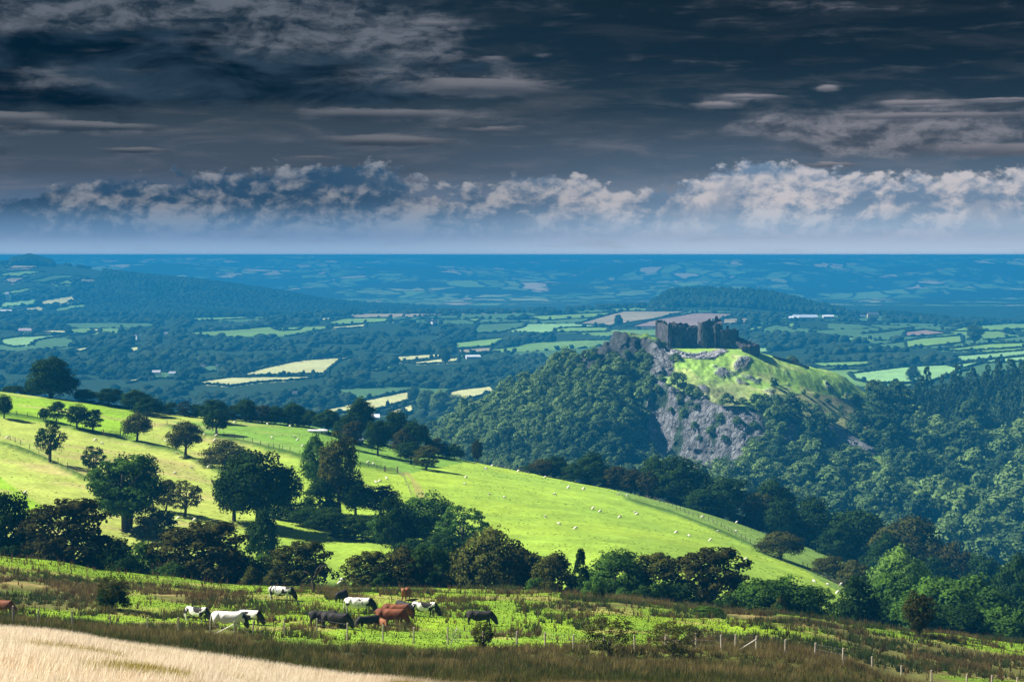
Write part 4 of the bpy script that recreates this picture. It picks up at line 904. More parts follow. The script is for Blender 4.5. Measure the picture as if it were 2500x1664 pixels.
for k in range(30):
    u = 205 + k * 18.5; 
    tree(u, float(np.interp(u, [200, 400, 740], [982, 1002, 1012])) + random.uniform(-6, 6), 0, random.uniform(20, 34), 'bush', 'dk', 'low dark thorn filling the gaps of the brow hedge above the sheep fields', D=608 + random.uniform(-3, 5), group='thorns filling the brow hedge')
for k in range(44):
    u = random.choice([random.uniform(-40, 745), random.uniform(870, 2030), random.uniform(870, 2030)]); brow = float(np.interp(u, [0, 300, 600, 900, 1200, 1500, 1700, 1900, 2050], [1355, 1395, 1432, 1441, 1441, 1455, 1482, 1502, 1520]))
    tree(u, brow - random.uniform(22, 60), 0, random.uniform(50, 90), 'bush', random.choice(['dk', 'dk', 'gr', 'ol']), 'dark underwood closing the foot of the hedge behind the cattle pasture', D=258 + random.uniform(-4, 14), group='underwood of the hedge behind the cattle pasture')
for k in range(22):
    u = 1300 + k * 50; crest = float(np.interp(u, [1200, 1500, 1700, 1900, 2100, 2300, 2500], [1140, 1195, 1245, 1312, 1390, 1480, 1540]))
    tree(u, crest - random.uniform(25, 55), 0, random.uniform(50, 90), 'bush', 'dk', 'dark underwood beneath the oaks on the brow below the crag', D=606 + random.uniform(0, 14), group='underwood of the oaks below the crag')

# ------------------------------------------------------------------ wood on the crag
WOODP = []
for q in range(4):
    V, Fq, cv, nv = crown('crown', 'dome' if q < 3 else 'round', 300 + q, 40, 30, .036, .8, .2)
    WOODP.append((V, Fq, cv, nv, mesh_np('crown', V, Fq, True, cv, nv, LEAF_WD)))
CONP = []
for q in range(2):
    V, Fq, cv, nv = crown('crown', 'conifer', 330 + q, 70, 14, .03, .8)
    CONP.append((V, Fq, cv, nv, mesh_np('crown', V, Fq, True, cv, nv, LEAF_CN)))
def merge(name, protos, inst, mt, normals=True):
    Vs, Fs, Cs, Ns, off = [], [], [], [], 0
    for (q, pos, sx, sz, a, tint) in inst:
        V, Fq, cv, nv = protos[q][:4]; ca, sa = math.cos(a), math.sin(a)
        R = np.array([[ca, -sa, 0], [sa, ca, 0], [0, 0, 1]])
        Vs.append((V * np.array([sx, sx, sz])) @ R.T + np.array(pos)); Fs.append(Fq + off); off += len(V)
        Cs.append(np.clip(cv * .6 + tint * .5, 0, 1)); Ns.append(nv @ R.T)
    return mesh_np(name, np.concatenate(Vs), np.concatenate(Fs), True, np.concatenate(Cs), np.concatenate(Ns) if normals else None, mt)
bare = np.maximum.reduce([cliff, out2, out3, spine, grassm, soft(HEATH), soft(KTOP)])
bare = blur(np.maximum(bare, knoll * ((VS < 882) | (US > 1588))), 2)
cand = []
r2 = np.random.default_rng(77)
Z3v = vproj(Z3, Y3)
for _ in range(42000):
    i = int(r2.integers(14, nr - 27)); j = int(r2.integers(20, nc_ - 10))
    p = P3[i, j]
    if bare[i, j] > 0.25 and r2.random() > 0.0: continue
    if Z3v[i, j] > 1500: continue
    if any(inpoly(np.array([UC[j]]), np.array([Z3v[i, j] - q_]), CLIFF)[0] for q_ in (10, 22, 34)): continue
    cand.append((i, j))
kept = []; grid = {}
for (i, j) in cand:
    p = P3[i, j]; u = UC[j]
    s = float(np.interp(u, [1000, 1500, 1900, 2200, 2500], [10.5, 10.0, 12.5, 17.0, 20.0])) * (0.6 + 0.9 * (((i * 7919 + j * 104729) % 97) / 97) ** 1.6)
    con = (u > 2235 and p[1] > 1400) or (2150 < u < 2250 and p[1] > 1430 and (i + j) % 3 == 0)
    if con: s *= 0.62
    key = (int(p[0] // 10), int(p[1] // 10)); bad = False
    for a in (-1, 0, 1):
        for b3 in (-1, 0, 1):
            for (q, s2) in grid.get((key[0] + a, key[1] + b3), ()):
                if (q[0] - p[0]) ** 2 + (q[1] - p[1]) ** 2 + 0.7 * (q[2] - p[2]) ** 2 < (0.40 * (s + s2)) ** 2: bad = True; break
            if bad: break
        if bad: break
    if bad: continue
    grid.setdefault(key, []).append((p, s)); kept.append((p, s, con, u, Z3v[i, j], (i, j)))
# shrubs growing on the cliff ledges and the heath
for (u, v, s) in [(1888,935,5),(1700,1000,5),(1672,1018,6),(1735,1060,6),(1760,1030,7),(1712,1075,5),(1800,1040,7),(1842,1045,6),(1770,1075,5),(1615,930,5),(1605,955,6),(2083,985,8),(1660,985,6),(1695,1045,5),
                  (1640,1005,4),(1930,860,6),(2033,1085,9),(2060,1110,8),(1875,1020,7),(1900,1010,6),(1950,1020,7),(1990,1030,6),(1560,880,6),(1575,905,6),(1605,838,5),(1618,845,5),(1530,870,5)]:
    p = crag_at(u, v); kept.append((np.array(p), s, False, u, v, (0, 0)))
hx = 0
for _ in range(130):
    u = random.uniform(1840, 2145); v = random.uniform(925, 1050)
    if not inpoly(np.array([u]), np.array([v]), HEATH)[0] or random.random() < .6: continue
    kept.append((np.array(crag_at(u, v)), random.uniform(2.0, 5.0), False, u, v, (0, 0)))
kept = [k for k in kept if not (1340 < k[3] < 1640 and k[4] < 835)]
print('crag trees', len(kept))
def vis(k):   # apparent size, nearest and largest first
    p, s, con, u, v, _ = k
    if u < 980 or u > 2520: return 0
    ground_brow = np.interp(u, [1000, 1200, 1500, 1700, 1900, 2100, 2300, 2500], [1100, 1140, 1120, 1160, 1200, 1240, 1330, 1400])
    return (s / p[1]) if v < ground_brow + 25 else 0
kept.sort(key=vis, reverse=True)
rest = []; restc = []
WL = {'wd': 'rounded sunlit green tree in the wood clothing the castle crag', 'wb': 'rounded green tree with shade in its leaf colour in the wood clothing the castle crag', 'cn': 'dark pointed conifer in the plantation above the wood'}
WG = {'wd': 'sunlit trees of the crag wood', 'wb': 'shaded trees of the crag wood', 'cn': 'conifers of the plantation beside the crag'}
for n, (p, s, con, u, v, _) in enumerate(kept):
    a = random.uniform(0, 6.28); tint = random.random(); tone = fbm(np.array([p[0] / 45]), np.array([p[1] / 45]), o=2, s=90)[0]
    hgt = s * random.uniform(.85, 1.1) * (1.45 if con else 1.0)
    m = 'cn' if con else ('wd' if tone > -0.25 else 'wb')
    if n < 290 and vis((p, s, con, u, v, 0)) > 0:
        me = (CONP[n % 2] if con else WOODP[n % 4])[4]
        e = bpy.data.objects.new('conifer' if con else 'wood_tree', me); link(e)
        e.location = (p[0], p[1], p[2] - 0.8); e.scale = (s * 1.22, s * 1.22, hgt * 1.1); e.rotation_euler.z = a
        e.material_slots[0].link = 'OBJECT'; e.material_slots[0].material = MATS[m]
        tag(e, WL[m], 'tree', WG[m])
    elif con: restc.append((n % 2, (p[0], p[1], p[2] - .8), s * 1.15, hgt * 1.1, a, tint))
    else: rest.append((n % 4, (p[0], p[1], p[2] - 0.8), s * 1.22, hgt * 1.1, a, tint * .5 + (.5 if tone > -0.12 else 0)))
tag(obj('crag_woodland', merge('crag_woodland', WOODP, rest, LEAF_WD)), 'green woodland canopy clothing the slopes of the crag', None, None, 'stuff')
if restc: tag(obj('conifer_woodland', merge('conifer_woodland', CONP, restc, LEAF_CN)), 'dark conifer plantation above the crag wood', None, None, 'stuff')

# ------------------------------------------------------------------ woods and hedges of the vale (one mass each)
def ico():
    t = (1 + 5 ** .5) / 2
    v = unit(np.array([(-1,t,0),(1,t,0),(-1,-t,0),(1,-t,0),(0,-1,t),(0,1,t),(0,-1,-t),(0,1,-t),(t,0,-1),(t,0,1),(-t,0,-1),(-t,0,1)], float))
    f = [(0,11,5),(0,5,1),(0,1,7),(0,7,10),(0,10,11),(1,5,9),(5,11,4),(11,10,2),(10,7,6),(7,1,8),(3,9,4),(3,4,2),(3,2,6),(3,6,8),(3,8,9),(4,9,5),(2,4,11),(6,2,10),(8,6,7),(9,8,1)]
    return v, f
def subdiv(v, f):
    v = [tuple(x) for x in v]; c = {}; nf = []
    def mid(a, b):
        k = (min(a, b), max(a, b))
        if k not in c:
            m = np.array(v[a]) + np.array(v[b]); m /= np.linalg.norm(m); v.append(tuple(m)); c[k] = len(v) - 1
        return c[k]
    for a, b, d in f:
        ab, bd, da = mid(a, b), mid(b, d), mid(d, a); nf += [(a, ab, da), (b, bd, ab), (d, da, bd), (ab, bd, da)]
    return np.array(v), nf
v0, f0 = ico(); v1, f1 = subdiv(v0, f0); v2, f2 = subdiv(v1, f1)
def blobp(v, f, seed):
    dsp = .85 + .42 * fbm(v[:, 0] * 2.6 + seed * 9, v[:, 1] * 2.6, v[:, 2] * 2.6, o=2, s=seed) + .35 * np.abs(vnoise(v[:, 0] * 4.1 + seed, v[:, 1] * 4.1, v[:, 2] * 4.1, seed + 3))
    V = v * dsp[:, None] * np.array([.5, .5, .5]); V[:, 2] = np.where(V[:, 2] < -.15, -.15, V[:, 2]) + .3
    return V, np.array(f), np.full((len(V), 3), .5), unit(v)
BL2 = [blobp(v2, f2, s) for s in range(6)]; BL1 = [blobp(v1, f1, s + 5) for s in range(3)]
m_wood = bpy.data.materials.new('vale_wood'); m_wood.use_nodes = True; nt = m_wood.node_tree; nt.nodes.clear(); g = G(nt)
o_ = nt.nodes.new('ShaderNodeOutputMaterial'); b = nt.nodes.new('ShaderNodeBsdfPrincipled'); nt.links.new(b.outputs[0], o_.inputs[0]); b.inputs['Roughness'].default_value = 1; b.inputs['Specular IOR Level'].default_value = 0
P = g.co(); nn = g.noise(P, .45, 5, .7); n5 = g.noise(P, .012, 3, .6)
f = g.add(g.mul(g.lin(nn, .3, .7), .5), g.mul(g.attr('Col').outputs['Fac'], .5))
nt.links.new(g.mix(g.ss(n5, .35, .65), g.mix(f, (0.006, 0.020, 0.012, 1), (0.030, 0.062, 0.028, 1)), g.mix(f, (0.015, 0.036, 0.018, 1), (0.070, 0.105, 0.050, 1))), b.inputs['Base Color'])
g.bump(nn, 1.0, 2.6, b)
r3 = np.random.default_rng(5)
def scatter(n, D0, D1, u0=-250, u1=2750):
    """even over the ground between two depths"""
    D = np.sqrt(r3.random(n) * (D1 ** 2 - D0 ** 2) + D0 ** 2); u = r3.uniform(u0, u1, n); return u, D
def infield(U, V, pad=0):
    r = np.zeros(U.shape, bool)
    for _, poly in FIELDS: r |= inpoly(U, V, poly)
    return r
inst = []
for (D0, D1, n, s0, protos) in ((1620, 2500, 15000, 9.5, 2), (2500, 3400, 15000, 10.5, 1), (3400, 4350, 16000, 11.5, 1)):
    u, D = scatter(n, D0, D1); x = px(u, D); z = ground(x, D); v = vproj(z, D)
    hp = s0 * 1.5 * F / D; keep = fbm(x / 130, D / 130, o=3, s=95) > (-0.30 if D0 < 2400 else -0.05)
    for q in range(9): keep &= ~infield(u, v - hp * q / 8)
    keep &= ~isfield(x, D)[0] & ~isfield(x, D + 25)[0]
    for k in np.nonzero(keep)[0]:
        s = s0 * (.5 + 1.2 * r3.random() ** 1.7)
        hgt = s * r3.uniform(.7, 1.0)
        inst.append((int(r3.integers(3)), (x[k], D[k], z[k] - 1.5), s, hgt, r3.random() * 6.28, r3.random()))
I2 = [(int(r3.integers(6)),) + i[1:] for i in inst if i[1][1] < 2500]; I1 = [i for i in inst if i[1][1] >= 2500]
# dark wood crowning the ridge behind the castle, ridge line trees, conifers
for k in range(2600):
    u = r3.uniform(1590, 2060); D = r3.uniform(4080, 4500); 
    if u > 1900 and r3.random() < .5: continue
    x = px(u, D); z = float(ground(x, D)); tall = 14 + 7 * r3.random()
    I1.append((int(r3.integers(3)), (x, D, z - 1), r3.uniform(9, 15), tall, r3.random() * 6, .0))
for k in range(2600):
    u = r3.uniform(-200, 2700) if k < 1400 else r3.uniform(1850, 2600); D = r3.uniform(4130, 4330); x = px(u, D); z = float(ground(x, D))
    if fbm(np.array([u / 60]), np.array([1.0]), o=2, s=96)[0] < -.25 or (2092 < u < 2158 and D < 4290): continue
    I1.append((int(r3.integers(3)), (x, D, z - 1), r3.uniform(9, 16), r3.uniform(9, 17), 0, .1))
# the long wooded ridge on the left and the wood on its summit
for k in range(9000):
    u = r3.uniform(160, 1060); D = r3.uniform(4560, 5620); x = px(u, D); z = float(ground(x, D)); v = vproj(z, D)
    if inpoly(np.array([u]), np.array([v]), [(-200, 600), (260, 655), (225, 700), (250, 745), (-200, 790)])[0] or infield(np.array([u]), np.array([v]))[0]: continue
    I1.append((int(r3.integers(3)), (x, D, z - 2), r3.uniform(10, 15), r3.uniform(10, 16), 0, .0))
for k in range(900):
    u = r3.uniform(28, 128); D = r3.uniform(5350, 5600); x = px(u, D); z = float(ground(x, D))
    I1.append((int(r3.integers(3)), (x, D, z - 2), 14, 22 * (1 - abs(u - 72) / 75) + 10, 0, 0.))
for k in range(1800):      # farmland on the left hill: scattered copses
    u = r3.uniform(-250, 350); D = r3.uniform(4450, 5450); x = px(u, D); z = float(ground(x, D)); v = vproj(z, D)
    if infield(np.array([u]), np.array([v]))[0] or fbm(np.array([x / 160]), np.array([D / 160]), o=2, s=97)[0] < 0.0: continue
    I1.append((int(r3.integers(3)), (x, D, z - 1), 14, 12, 0, 0.2))
# hedges round the fields
for c, poly in FIELDS:
    for a, b4 in zip(poly, poly[1:] + poly[:1]):
        L = math.hypot(b4[0] - a[0], (b4[1] - a[1]) * 3); n = max(2, int(L / 2.6))
        for q in range(n):
            t = (q + r3.random() * .5) / n; u = a[0] + (b4[0] - a[0]) * t; v = a[1] + (b4[1] - a[1]) * t
            if r3.random() < .08: continue
            p = hit(u, v, 1700, 7000); s = r3.uniform(4, 6.5) * (1 if p.y < 3000 else 1.5); hh = r3.uniform(2.5, 4.5) if r3.random() < .95 else r3.uniform(6, 9)
            (I2 if p.y < 2500 else I1).append((int(r3.integers(3)), (p.x, p.y, p.z - .5), s, hh, 0, .0))
# hedges of the smaller fields
x_, y_, u_ = (lambda D, u: (px(u, D), D, u))(np.sqrt(r3.random(60000) * (4300 ** 2 - 1750 ** 2) + 1750 ** 2), r3.uniform(-200, 2700, 60000))
f_, id_, e_ = isfield(x_, y_); ok_ = (e_ < 7) & (isfield(x_ + 14, y_)[0] | isfield(x_ - 14, y_)[0] | isfield(x_, y_ + 18)[0] | isfield(x_, y_ - 18)[0]); z_ = ground(x_, y_); ok_ &= ~infield(u_, vproj(z_, y_))
for k in np.nonzero(ok_)[0]:
    (I2 if y_[k] < 2500 else I1).append((int(r3.integers(3)), (x_[k], y_[k], z_[k] - .5), r3.uniform(5, 8), r3.uniform(2.5, 4.5) if r3.random() < .9 else 9, 0, .0))
tag(obj('vale_woodland', merge('vale_woodland', BL2, I2, m_wood, False)), 'hazy blue woodland and hedges on the near floor of the vale', None, None, 'stuff')
tag(obj('distant_woodland', merge('distant_woodland', BL1, I1, m_wood, False)), 'far blue woods and hedges on the ridges of the vale', None, None, 'stuff')
# trees one can tell apart down in the vale
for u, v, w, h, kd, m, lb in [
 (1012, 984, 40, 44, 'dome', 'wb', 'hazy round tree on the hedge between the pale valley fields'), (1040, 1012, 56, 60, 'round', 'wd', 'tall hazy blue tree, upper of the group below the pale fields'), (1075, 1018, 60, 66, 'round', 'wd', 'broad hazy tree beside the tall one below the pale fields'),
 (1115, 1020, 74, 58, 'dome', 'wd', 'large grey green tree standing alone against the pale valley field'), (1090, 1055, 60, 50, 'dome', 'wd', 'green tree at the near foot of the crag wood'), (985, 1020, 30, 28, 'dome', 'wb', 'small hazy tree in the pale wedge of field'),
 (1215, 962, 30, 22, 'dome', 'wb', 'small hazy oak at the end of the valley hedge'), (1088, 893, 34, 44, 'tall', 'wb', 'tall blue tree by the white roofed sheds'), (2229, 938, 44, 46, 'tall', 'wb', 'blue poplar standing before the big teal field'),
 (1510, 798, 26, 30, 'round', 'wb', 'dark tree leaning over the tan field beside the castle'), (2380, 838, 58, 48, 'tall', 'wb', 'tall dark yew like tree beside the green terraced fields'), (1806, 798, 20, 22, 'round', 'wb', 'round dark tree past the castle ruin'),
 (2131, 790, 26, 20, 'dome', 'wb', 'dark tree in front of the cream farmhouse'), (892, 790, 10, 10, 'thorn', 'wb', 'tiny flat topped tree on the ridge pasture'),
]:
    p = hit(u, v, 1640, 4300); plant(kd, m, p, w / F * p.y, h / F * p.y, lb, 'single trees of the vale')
for u, v, w, h, kd, m, lb in [(2132, 968, 40, 42, 'round', 'ol', 'rounded olive tree at the col beside the crag'), (2162, 968, 30, 18, 'bush', 'ol', 'low bush at the col beside the rounded tree'), (2190, 965, 20, 16, 'bush', 'ol', 'small bush on the hedge bank of the col'),
                              (1893, 946, 22, 20, 'bush', 'dk', 'dark bush where the turf meets the heath'), (2083, 985, 30, 24, 'thorn', 'dk', 'thorn tree casting a shadow on the heath'), (1942, 888, 20, 16, 'bush', 'ol', 'round bush on the skyline slope past the ruin'), (1428, 880, 30, 26, 'round', 'ol', 'bush at the end of the rocky knoll')]:
    p = crag_at(u, v); plant(kd, m, p, w / F * p.y, h / F * p.y, lb)
# ================================================================== grass and rushes
def lookup(Garr, x, y):
    u = x / y * F + CX; iu = np.clip(np.searchsorted(UG, u) - 1, 0, len(UG) - 2); il = np.clip(np.searchsorted(lnD, np.log(y)) - 1, 0, len(lnD) - 2)
    return Garr[il, iu]
BL = mat_blade('grass_blades', .45)
def blades(name, x, y, h, wd, lean, colr_, label, spread=0.0, n=1, tipk=1.0, bend=0.0):
    """n narrow tapering blades from every root"""
    if n > 1:
        x = np.repeat(x, n); y = np.repeat(y, n); h = np.repeat(h, n); wd = np.repeat(wd, n); colr_ = np.repeat(colr_, n, 0)
        h = h * r4.uniform(.55, 1.1, len(x)); a = r4.random(len(x)) * 6.28; q = r4.random(len(x)) ** .6
        lx = np.cos(a) * q * spread * h; ly = np.sin(a) * q * spread * h
        x = x + np.cos(a) * q * spread * .35; y = y + np.sin(a) * q * spread * .35
    else:
        lx = r4.normal(size=len(x)) * .18 * h; ly = r4.normal(size=len(x)) * .18 * h
    lx = lx + lean * h
    z = ground(x, y); a = r4.random(len(x)) * 3.14; dx = np.cos(a) * wd / 2; dy = np.sin(a) * wd / 2 * .5
    p0 = np.stack([x - dx, y - dy, z - .03], 1); p1 = np.stack([x + dx, y + dy, z - .03], 1); p2 = np.stack([x + lx, y + ly, z + h], 1)
    V = np.stack([p0, p1, p2], 1).reshape(-1, 3); Fq = np.arange(len(V)).reshape(-1, 3)
    c = np.repeat(colr_, 3, 0) * np.tile(np.array([.8, .8, tipk]), len(x))[:, None]
    return tag(obj(name, mesh_np(name, V, Fq, False, np.clip(c, 0.003, .95), None, BL)), label, None, None, 'stuff')
r4 = np.random.default_rng(9)
def pick(D0, D1, n, u0=-140, u1=2640):
    D = np.sqrt(r4.random(n) * (D1 ** 2 - D0 ** 2) + D0 ** 2); u = r4.uniform(u0, u1, n); return px(u, D), D, u
x, D, u = pick(46, 93, 330000, -120, 2640)
k = (D < 88 + 5 * vnoise(x / 3, D / 3, s=1)) & ((u < 1500) | (r4.random(len(x)) < .6)); x, D, u = x[k], D[k], u[k]
t = fbm(x / 4, D / 4, o=3, s=200)[:, None]; rn = r4.random((len(x), 1))
c = np.array([.97, .86, .68]) * (.70 + .4 * rn) ; gm = sstep(.18, .38, t + .5 * sstep(64, 50, D)[:, None] * 1.0 - .12)
c = c * (1 - gm) + np.array([.36, .32, .06]) * (.6 + .6 * rn) * gm
rt = sstep(820, 1250, u + 60 * t[:, 0])[:, None]; c = c * (1 - rt) + np.array([.24, .19, .075]) * (.6 + .8 * rn) * rt
blades('dry_grass', x, D, r4.uniform(.22, .50, len(x)) * (1 - .35 * gm[:, 0]), np.full(len(x), .028), .30, c, 'pale dry grass bending in the wind on the near slope')
# dark rush band below the fence
x, D, u = pick(87, 146, 13500)
k = (D > 89 + 3 * vnoise(x / 2, D / 2, s=3)); dn = fbm(x / 7, D / 7, o=3, s=201); k &= (dn > -.35) | (D < 120); k &= ~((D > 132) & (dn < .1)); x, D, dn = x[k], D[k], dn[k]
m1 = sstep(-.15, .35, dn + .3 * r4.normal(size=len(x)))[:, None]
c = (np.array([.048, .060, .016]) * (1 - m1) + np.array([.15, .118, .045]) * m1) * r4.uniform(.6, 1.5, (len(x), 1))
blades('rush_grass', x, D, r4.uniform(.4, .85, len(x)), np.full(len(x), .05), .12, c, 'dark olive rushes filling the wet strip below the fence', .45, 18, 1.5)
# rushes over the pasture
x, D, u = pick(140, 238, 21000)
dn = fbm(x / 5.5, D / 8, o=3, s=202); rm = lookup(RUSH, x, D)
k = ((rm > .35) & (dn > -.18)) | ((dn > .16) & (lookup(CLEAN, x, D) < .5)); x, D, dn, rm, u = x[k], D[k], dn[k], rm[k], u[k]
m1 = sstep(-.3, .3, fbm(x / 12, D / 12, o=2, s=203) + .35 * r4.normal(size=len(x)))[:, None]
c = (np.array([.04, .062, .02]) * (1 - m1) + np.array([.13, .095, .04]) * m1) * r4.uniform(.55, 1.5, (len(x), 1))
blades('rush_tufts', x, D, r4.uniform(.35, .85, len(x)), np.full(len(x), .07), .05, c, 'tufts of brown and green rushes over the cattle pasture', .5, 14, 1.5)
x, D, u = pick(150, 236, 1500)
c = np.array([.16, .10, .05]) * r4.uniform(.5, 1.2, (len(x), 1))
blades('dock_stalks', x, D, r4.uniform(.5, 1.0, len(x)), np.full(len(x), .10), .0, c, 'brown seed stalks standing over the pasture grass', .22, 4)
# turf
x, D, u = pick(132, 240, 90000)
k = lookup(RUSH, x, D) < .7; x, D = x[k], D[k]; dn = fbm(x / 5, D / 5, o=3, s=204)[:, None]
c = (np.array([.12, .20, .018]) + dn * np.array([.09, .06, .01])) * r4.uniform(.6, 1.1, (len(x), 1))
blades('pasture_turf', x, D, r4.uniform(.05, .14, len(x)), np.full(len(x), .13), .0, c, 'short bright green grazed turf among the rushes')
x, D, u = pick(325, 640, 15000)
dn = fbm(x / 25, D / 12, o=3, s=205); k = (dn > .0) & (lookup(fld.astype(float), x, D) > .5); x, D = x[k], D[k]
c = np.array([.17, .26, .04]) * r4.uniform(.7, 1.5, (len(x), 1))
blades('field_tussocks', x, D, r4.uniform(.06, .2, len(x)), np.full(len(x), .45), .0, c, 'low grass tussocks scattered over the sheep fields', .5, 3)

# ================================================================== fences and gates
WOODM = mat_plain('weathered_post_wood', (.46, .40, .32), .3, 8, .9, .05); DKWOOD = mat_plain('dark_post_wood', (.12, .10, .08), .3, 8, .9, .05)
WIREM = mat_plain('fence_wire', (.12, .12, .12), .1, 3, .5, .4)
def fence(name, pts, rr, label, group=None, h=1.25, r=.075, m=WOODM, D=None, wire=True, extra=None):
    P_ = [Vector(hit(u, v, *rr)) if D is None else at(u, D) for u, v in pts]
    o = P_[0]; e = empty(name, o); tag(e, label, 'fence', group); tops = []
    for q in P_:
        hh = h * random.uniform(.92, 1.08); tx, ty = random.uniform(-.05, .05), random.uniform(-.03, .03); b_ = q - o
        MB().tube([b_ + Vector((0, 0, -.4)), b_ + Vector((tx, ty, hh))], [r, r * .9], 6).build('post', m, e); tops.append((b_, Vector((tx, ty, hh))))
    if wire:
        for f_ in (.35, .62, .92):
            MB().tube([a + b5 * f_ for a, b5 in tops], .006 if rr[0] < 300 else .012, 3).build('wire', WIREM, e)
    return e, o
fe, fo = fence('wire_fence', [(-40,1522),(31,1524),(93,1530),(177,1536),(270,1539),(359,1546),(436,1548),(513,1550),(573,1553),(618,1551),(695,1550),(774,1550),(847,1563),(934,1566),(1010,1570),(1094,1573),(1180,1580),(1261,1585),(1331,1583),(1400,1588),(1475,1590),(1550,1590),(1625,1588),(1700,1587),(1762,1591),(1795,1586),(1846,1591),(1917,1598),(1990,1607),(2058,1625),(2130,1640),(2202,1664),(2275,1676),(2360,1684),(2421,1688),(2484,1690),(2560,1694)], (108, 160),
       'long post and wire fence across the near edge of the cattle pasture')
for (ua, va, ub, vb2) in ((573, 1553, 522, 1551), (573, 1553, 612, 1551), (1846, 1591, 1802, 1590)):
    a = hit(ua, va, 108, 160) - fo; b6 = hit(ub, vb2, 108, 160) - fo
    MB().tube([a + Vector((0, 0, .95)), b6 + Vector((0, 0, .08))], .05, 6).build('brace', mat_plain('pale_brace', (.6, .55, .46), .2, 8), fe)
sh = empty('wire_mesh_gate', hit(1108, 1572, 108, 160)); tag(sh, 'small leaning wire mesh hurdle propped against the fence', 'hurdle')
MB().tube([(-.25, 0, 0), (.28, 0, 1.35)], .035, 6).build('pole', mat_plain('pale_pole', (.6, .58, .52), .2, 5), sh)
m_ = MB()
for i in range(7): m_.tube([(-.35 + i * .12, .02, .1), (-.2 + i * .12, .02, 1.1)], .012, 3)
for i in range(6): m_.tube([(-.38 + i * .03, .02, .15 + i * .18), (.4 + i * .03, .02, .15 + i * .18)], .012, 3)
m_.build('mesh_panel', WIREM, sh)
MRF = (340, 640)
fence('post_fence', [(-30,1052),(0,1066),(25,1075),(37,1080),(50,1086),(72,1096),(95,1108),(118,1122),(142,1130),(165,1143),(188,1152),(213,1160)], MRF, 'post fence along the lower left bank, downhill of the leaning tree', h=1.3, r=.09, m=DKWOOD)
fence('post_fence', [(-20,1008),(12,1010),(40,1013),(67,1018),(92,1022),(112,1026),(142,1032),(171,1040),(202,1047),(230,1053),(248,1060)], MRF, 'post fence with the row of hawthorns, ending at the upper gate', h=1.3, r=.09, m=DKWOOD)
fence('post_fence', [(300,1068),(306,1066),(312,1064)], MRF, 'short stub of fence between the upper gate and the grey green tree', h=1.4, r=.1, m=DKWOOD)
fence('post_fence', [(408,1036),(435,1040),(470,1048),(498,1055),(532,1062),(547,1064),(572,1070),(594,1076),(616,1081),(636,1087),(656,1093),(668,1094),(682,1096),(690,1098),(708,1103),(732,1110)], MRF, 'post fence dividing the upper fields behind the round hawthorn', h=1.3, r=.09, m=DKWOOD)
fence('post_fence', [(880,1136),(900,1140),(920,1146),(938,1150)], MRF, 'short fence on a bank running up to the middle gate', h=1.3, r=.09, m=DKWOOD)
fence('post_fence', [(972,1152),(977,1160),(982,1165),(987,1170),(990,1177),(993,1184),(997,1192),(1000,1200),(1003,1208)], MRF, 'fence of close pale posts running downhill from the middle gate', h=1.3, r=.09, m=WOODM)
fence('post_fence', [(1168,1122),(1190,1130),(1203,1134),(1215,1139),(1229,1143),(1245,1148),(1262,1151),(1275,1154),(1292,1158)], MRF, 'fence on the brow past the small lone russet tree', h=1.2, r=.09, m=DKWOOD)
fence('post_fence', [(1560,1214),(1575,1217),(1588,1220),(1598,1222),(1610,1227),(1621,1230),(1631,1234),(1641,1238),(1651,1242),(1661,1246),(1672,1251),(1682,1256),(1692,1261),(1705,1263),(1717,1267),(1730,1272),(1741,1276),(1751,1281),(1761,1286),(1770,1291),(1778,1296),(1787,1301),(1797,1307),(1810,1313),(1821,1320),(1832,1326),(1843,1332),(1852,1338)], MRF, 'long post fence curving down beside the rough strip to the rounded thorn', h=1.2, r=.08, m=DKWOOD)
fence('post_fence', [(1960,1382),(1972,1388),(1984,1395),(1996,1402),(2010,1410),(2024,1416),(2036,1424),(2050,1432)], MRF, 'short post fence between the two solitary thorns and the field tip', h=1.2, r=.08, m=DKWOOD)
def gate(u0, u1, v, label):
    a, b7 = hit(u0, v, *MRF), hit(u1, v + 2, *MRF); e = empty('field_gate', a); tag(e, label, 'gate'); d_ = b7 - a
    for q in (Vector((0, 0, 0)), d_): MB().tube([q + Vector((0, 0, -.3)), q + Vector((0, 0, 1.7))], .14, 6).build('gatepost', DKWOOD, e)
    m_ = MB()
    for k in range(5): m_.tube([d_ * .04 + Vector((0, 0, .3 + k * .25)), d_ * .96 + Vector((0, 0, .3 + k * .25))], .045, 4)
    m_.tube([d_ * .04 + Vector((0, 0, .3)), d_ * .5 + Vector((0, 0, 1.3))], .045, 4); m_.tube([d_ * .96 + Vector((0, 0, .3)), d_ * .5 + Vector((0, 0, 1.3))], .045, 4)
    m_.tube([d_ * .04 + Vector((0, 0, .3)), d_ * .04 + Vector((0, 0, 1.35))], .05, 4); m_.tube([d_ * .96 + Vector((0, 0, .3)), d_ * .96 + Vector((0, 0, 1.35))], .05, 4)
    m_.build('gate_leaf', WOODM, e)
gate(252, 294, 1062, 'five bar field gate at the end of the hawthorn row'); gate(940, 970, 1152, 'five bar field gate at the head of the line of pale posts')

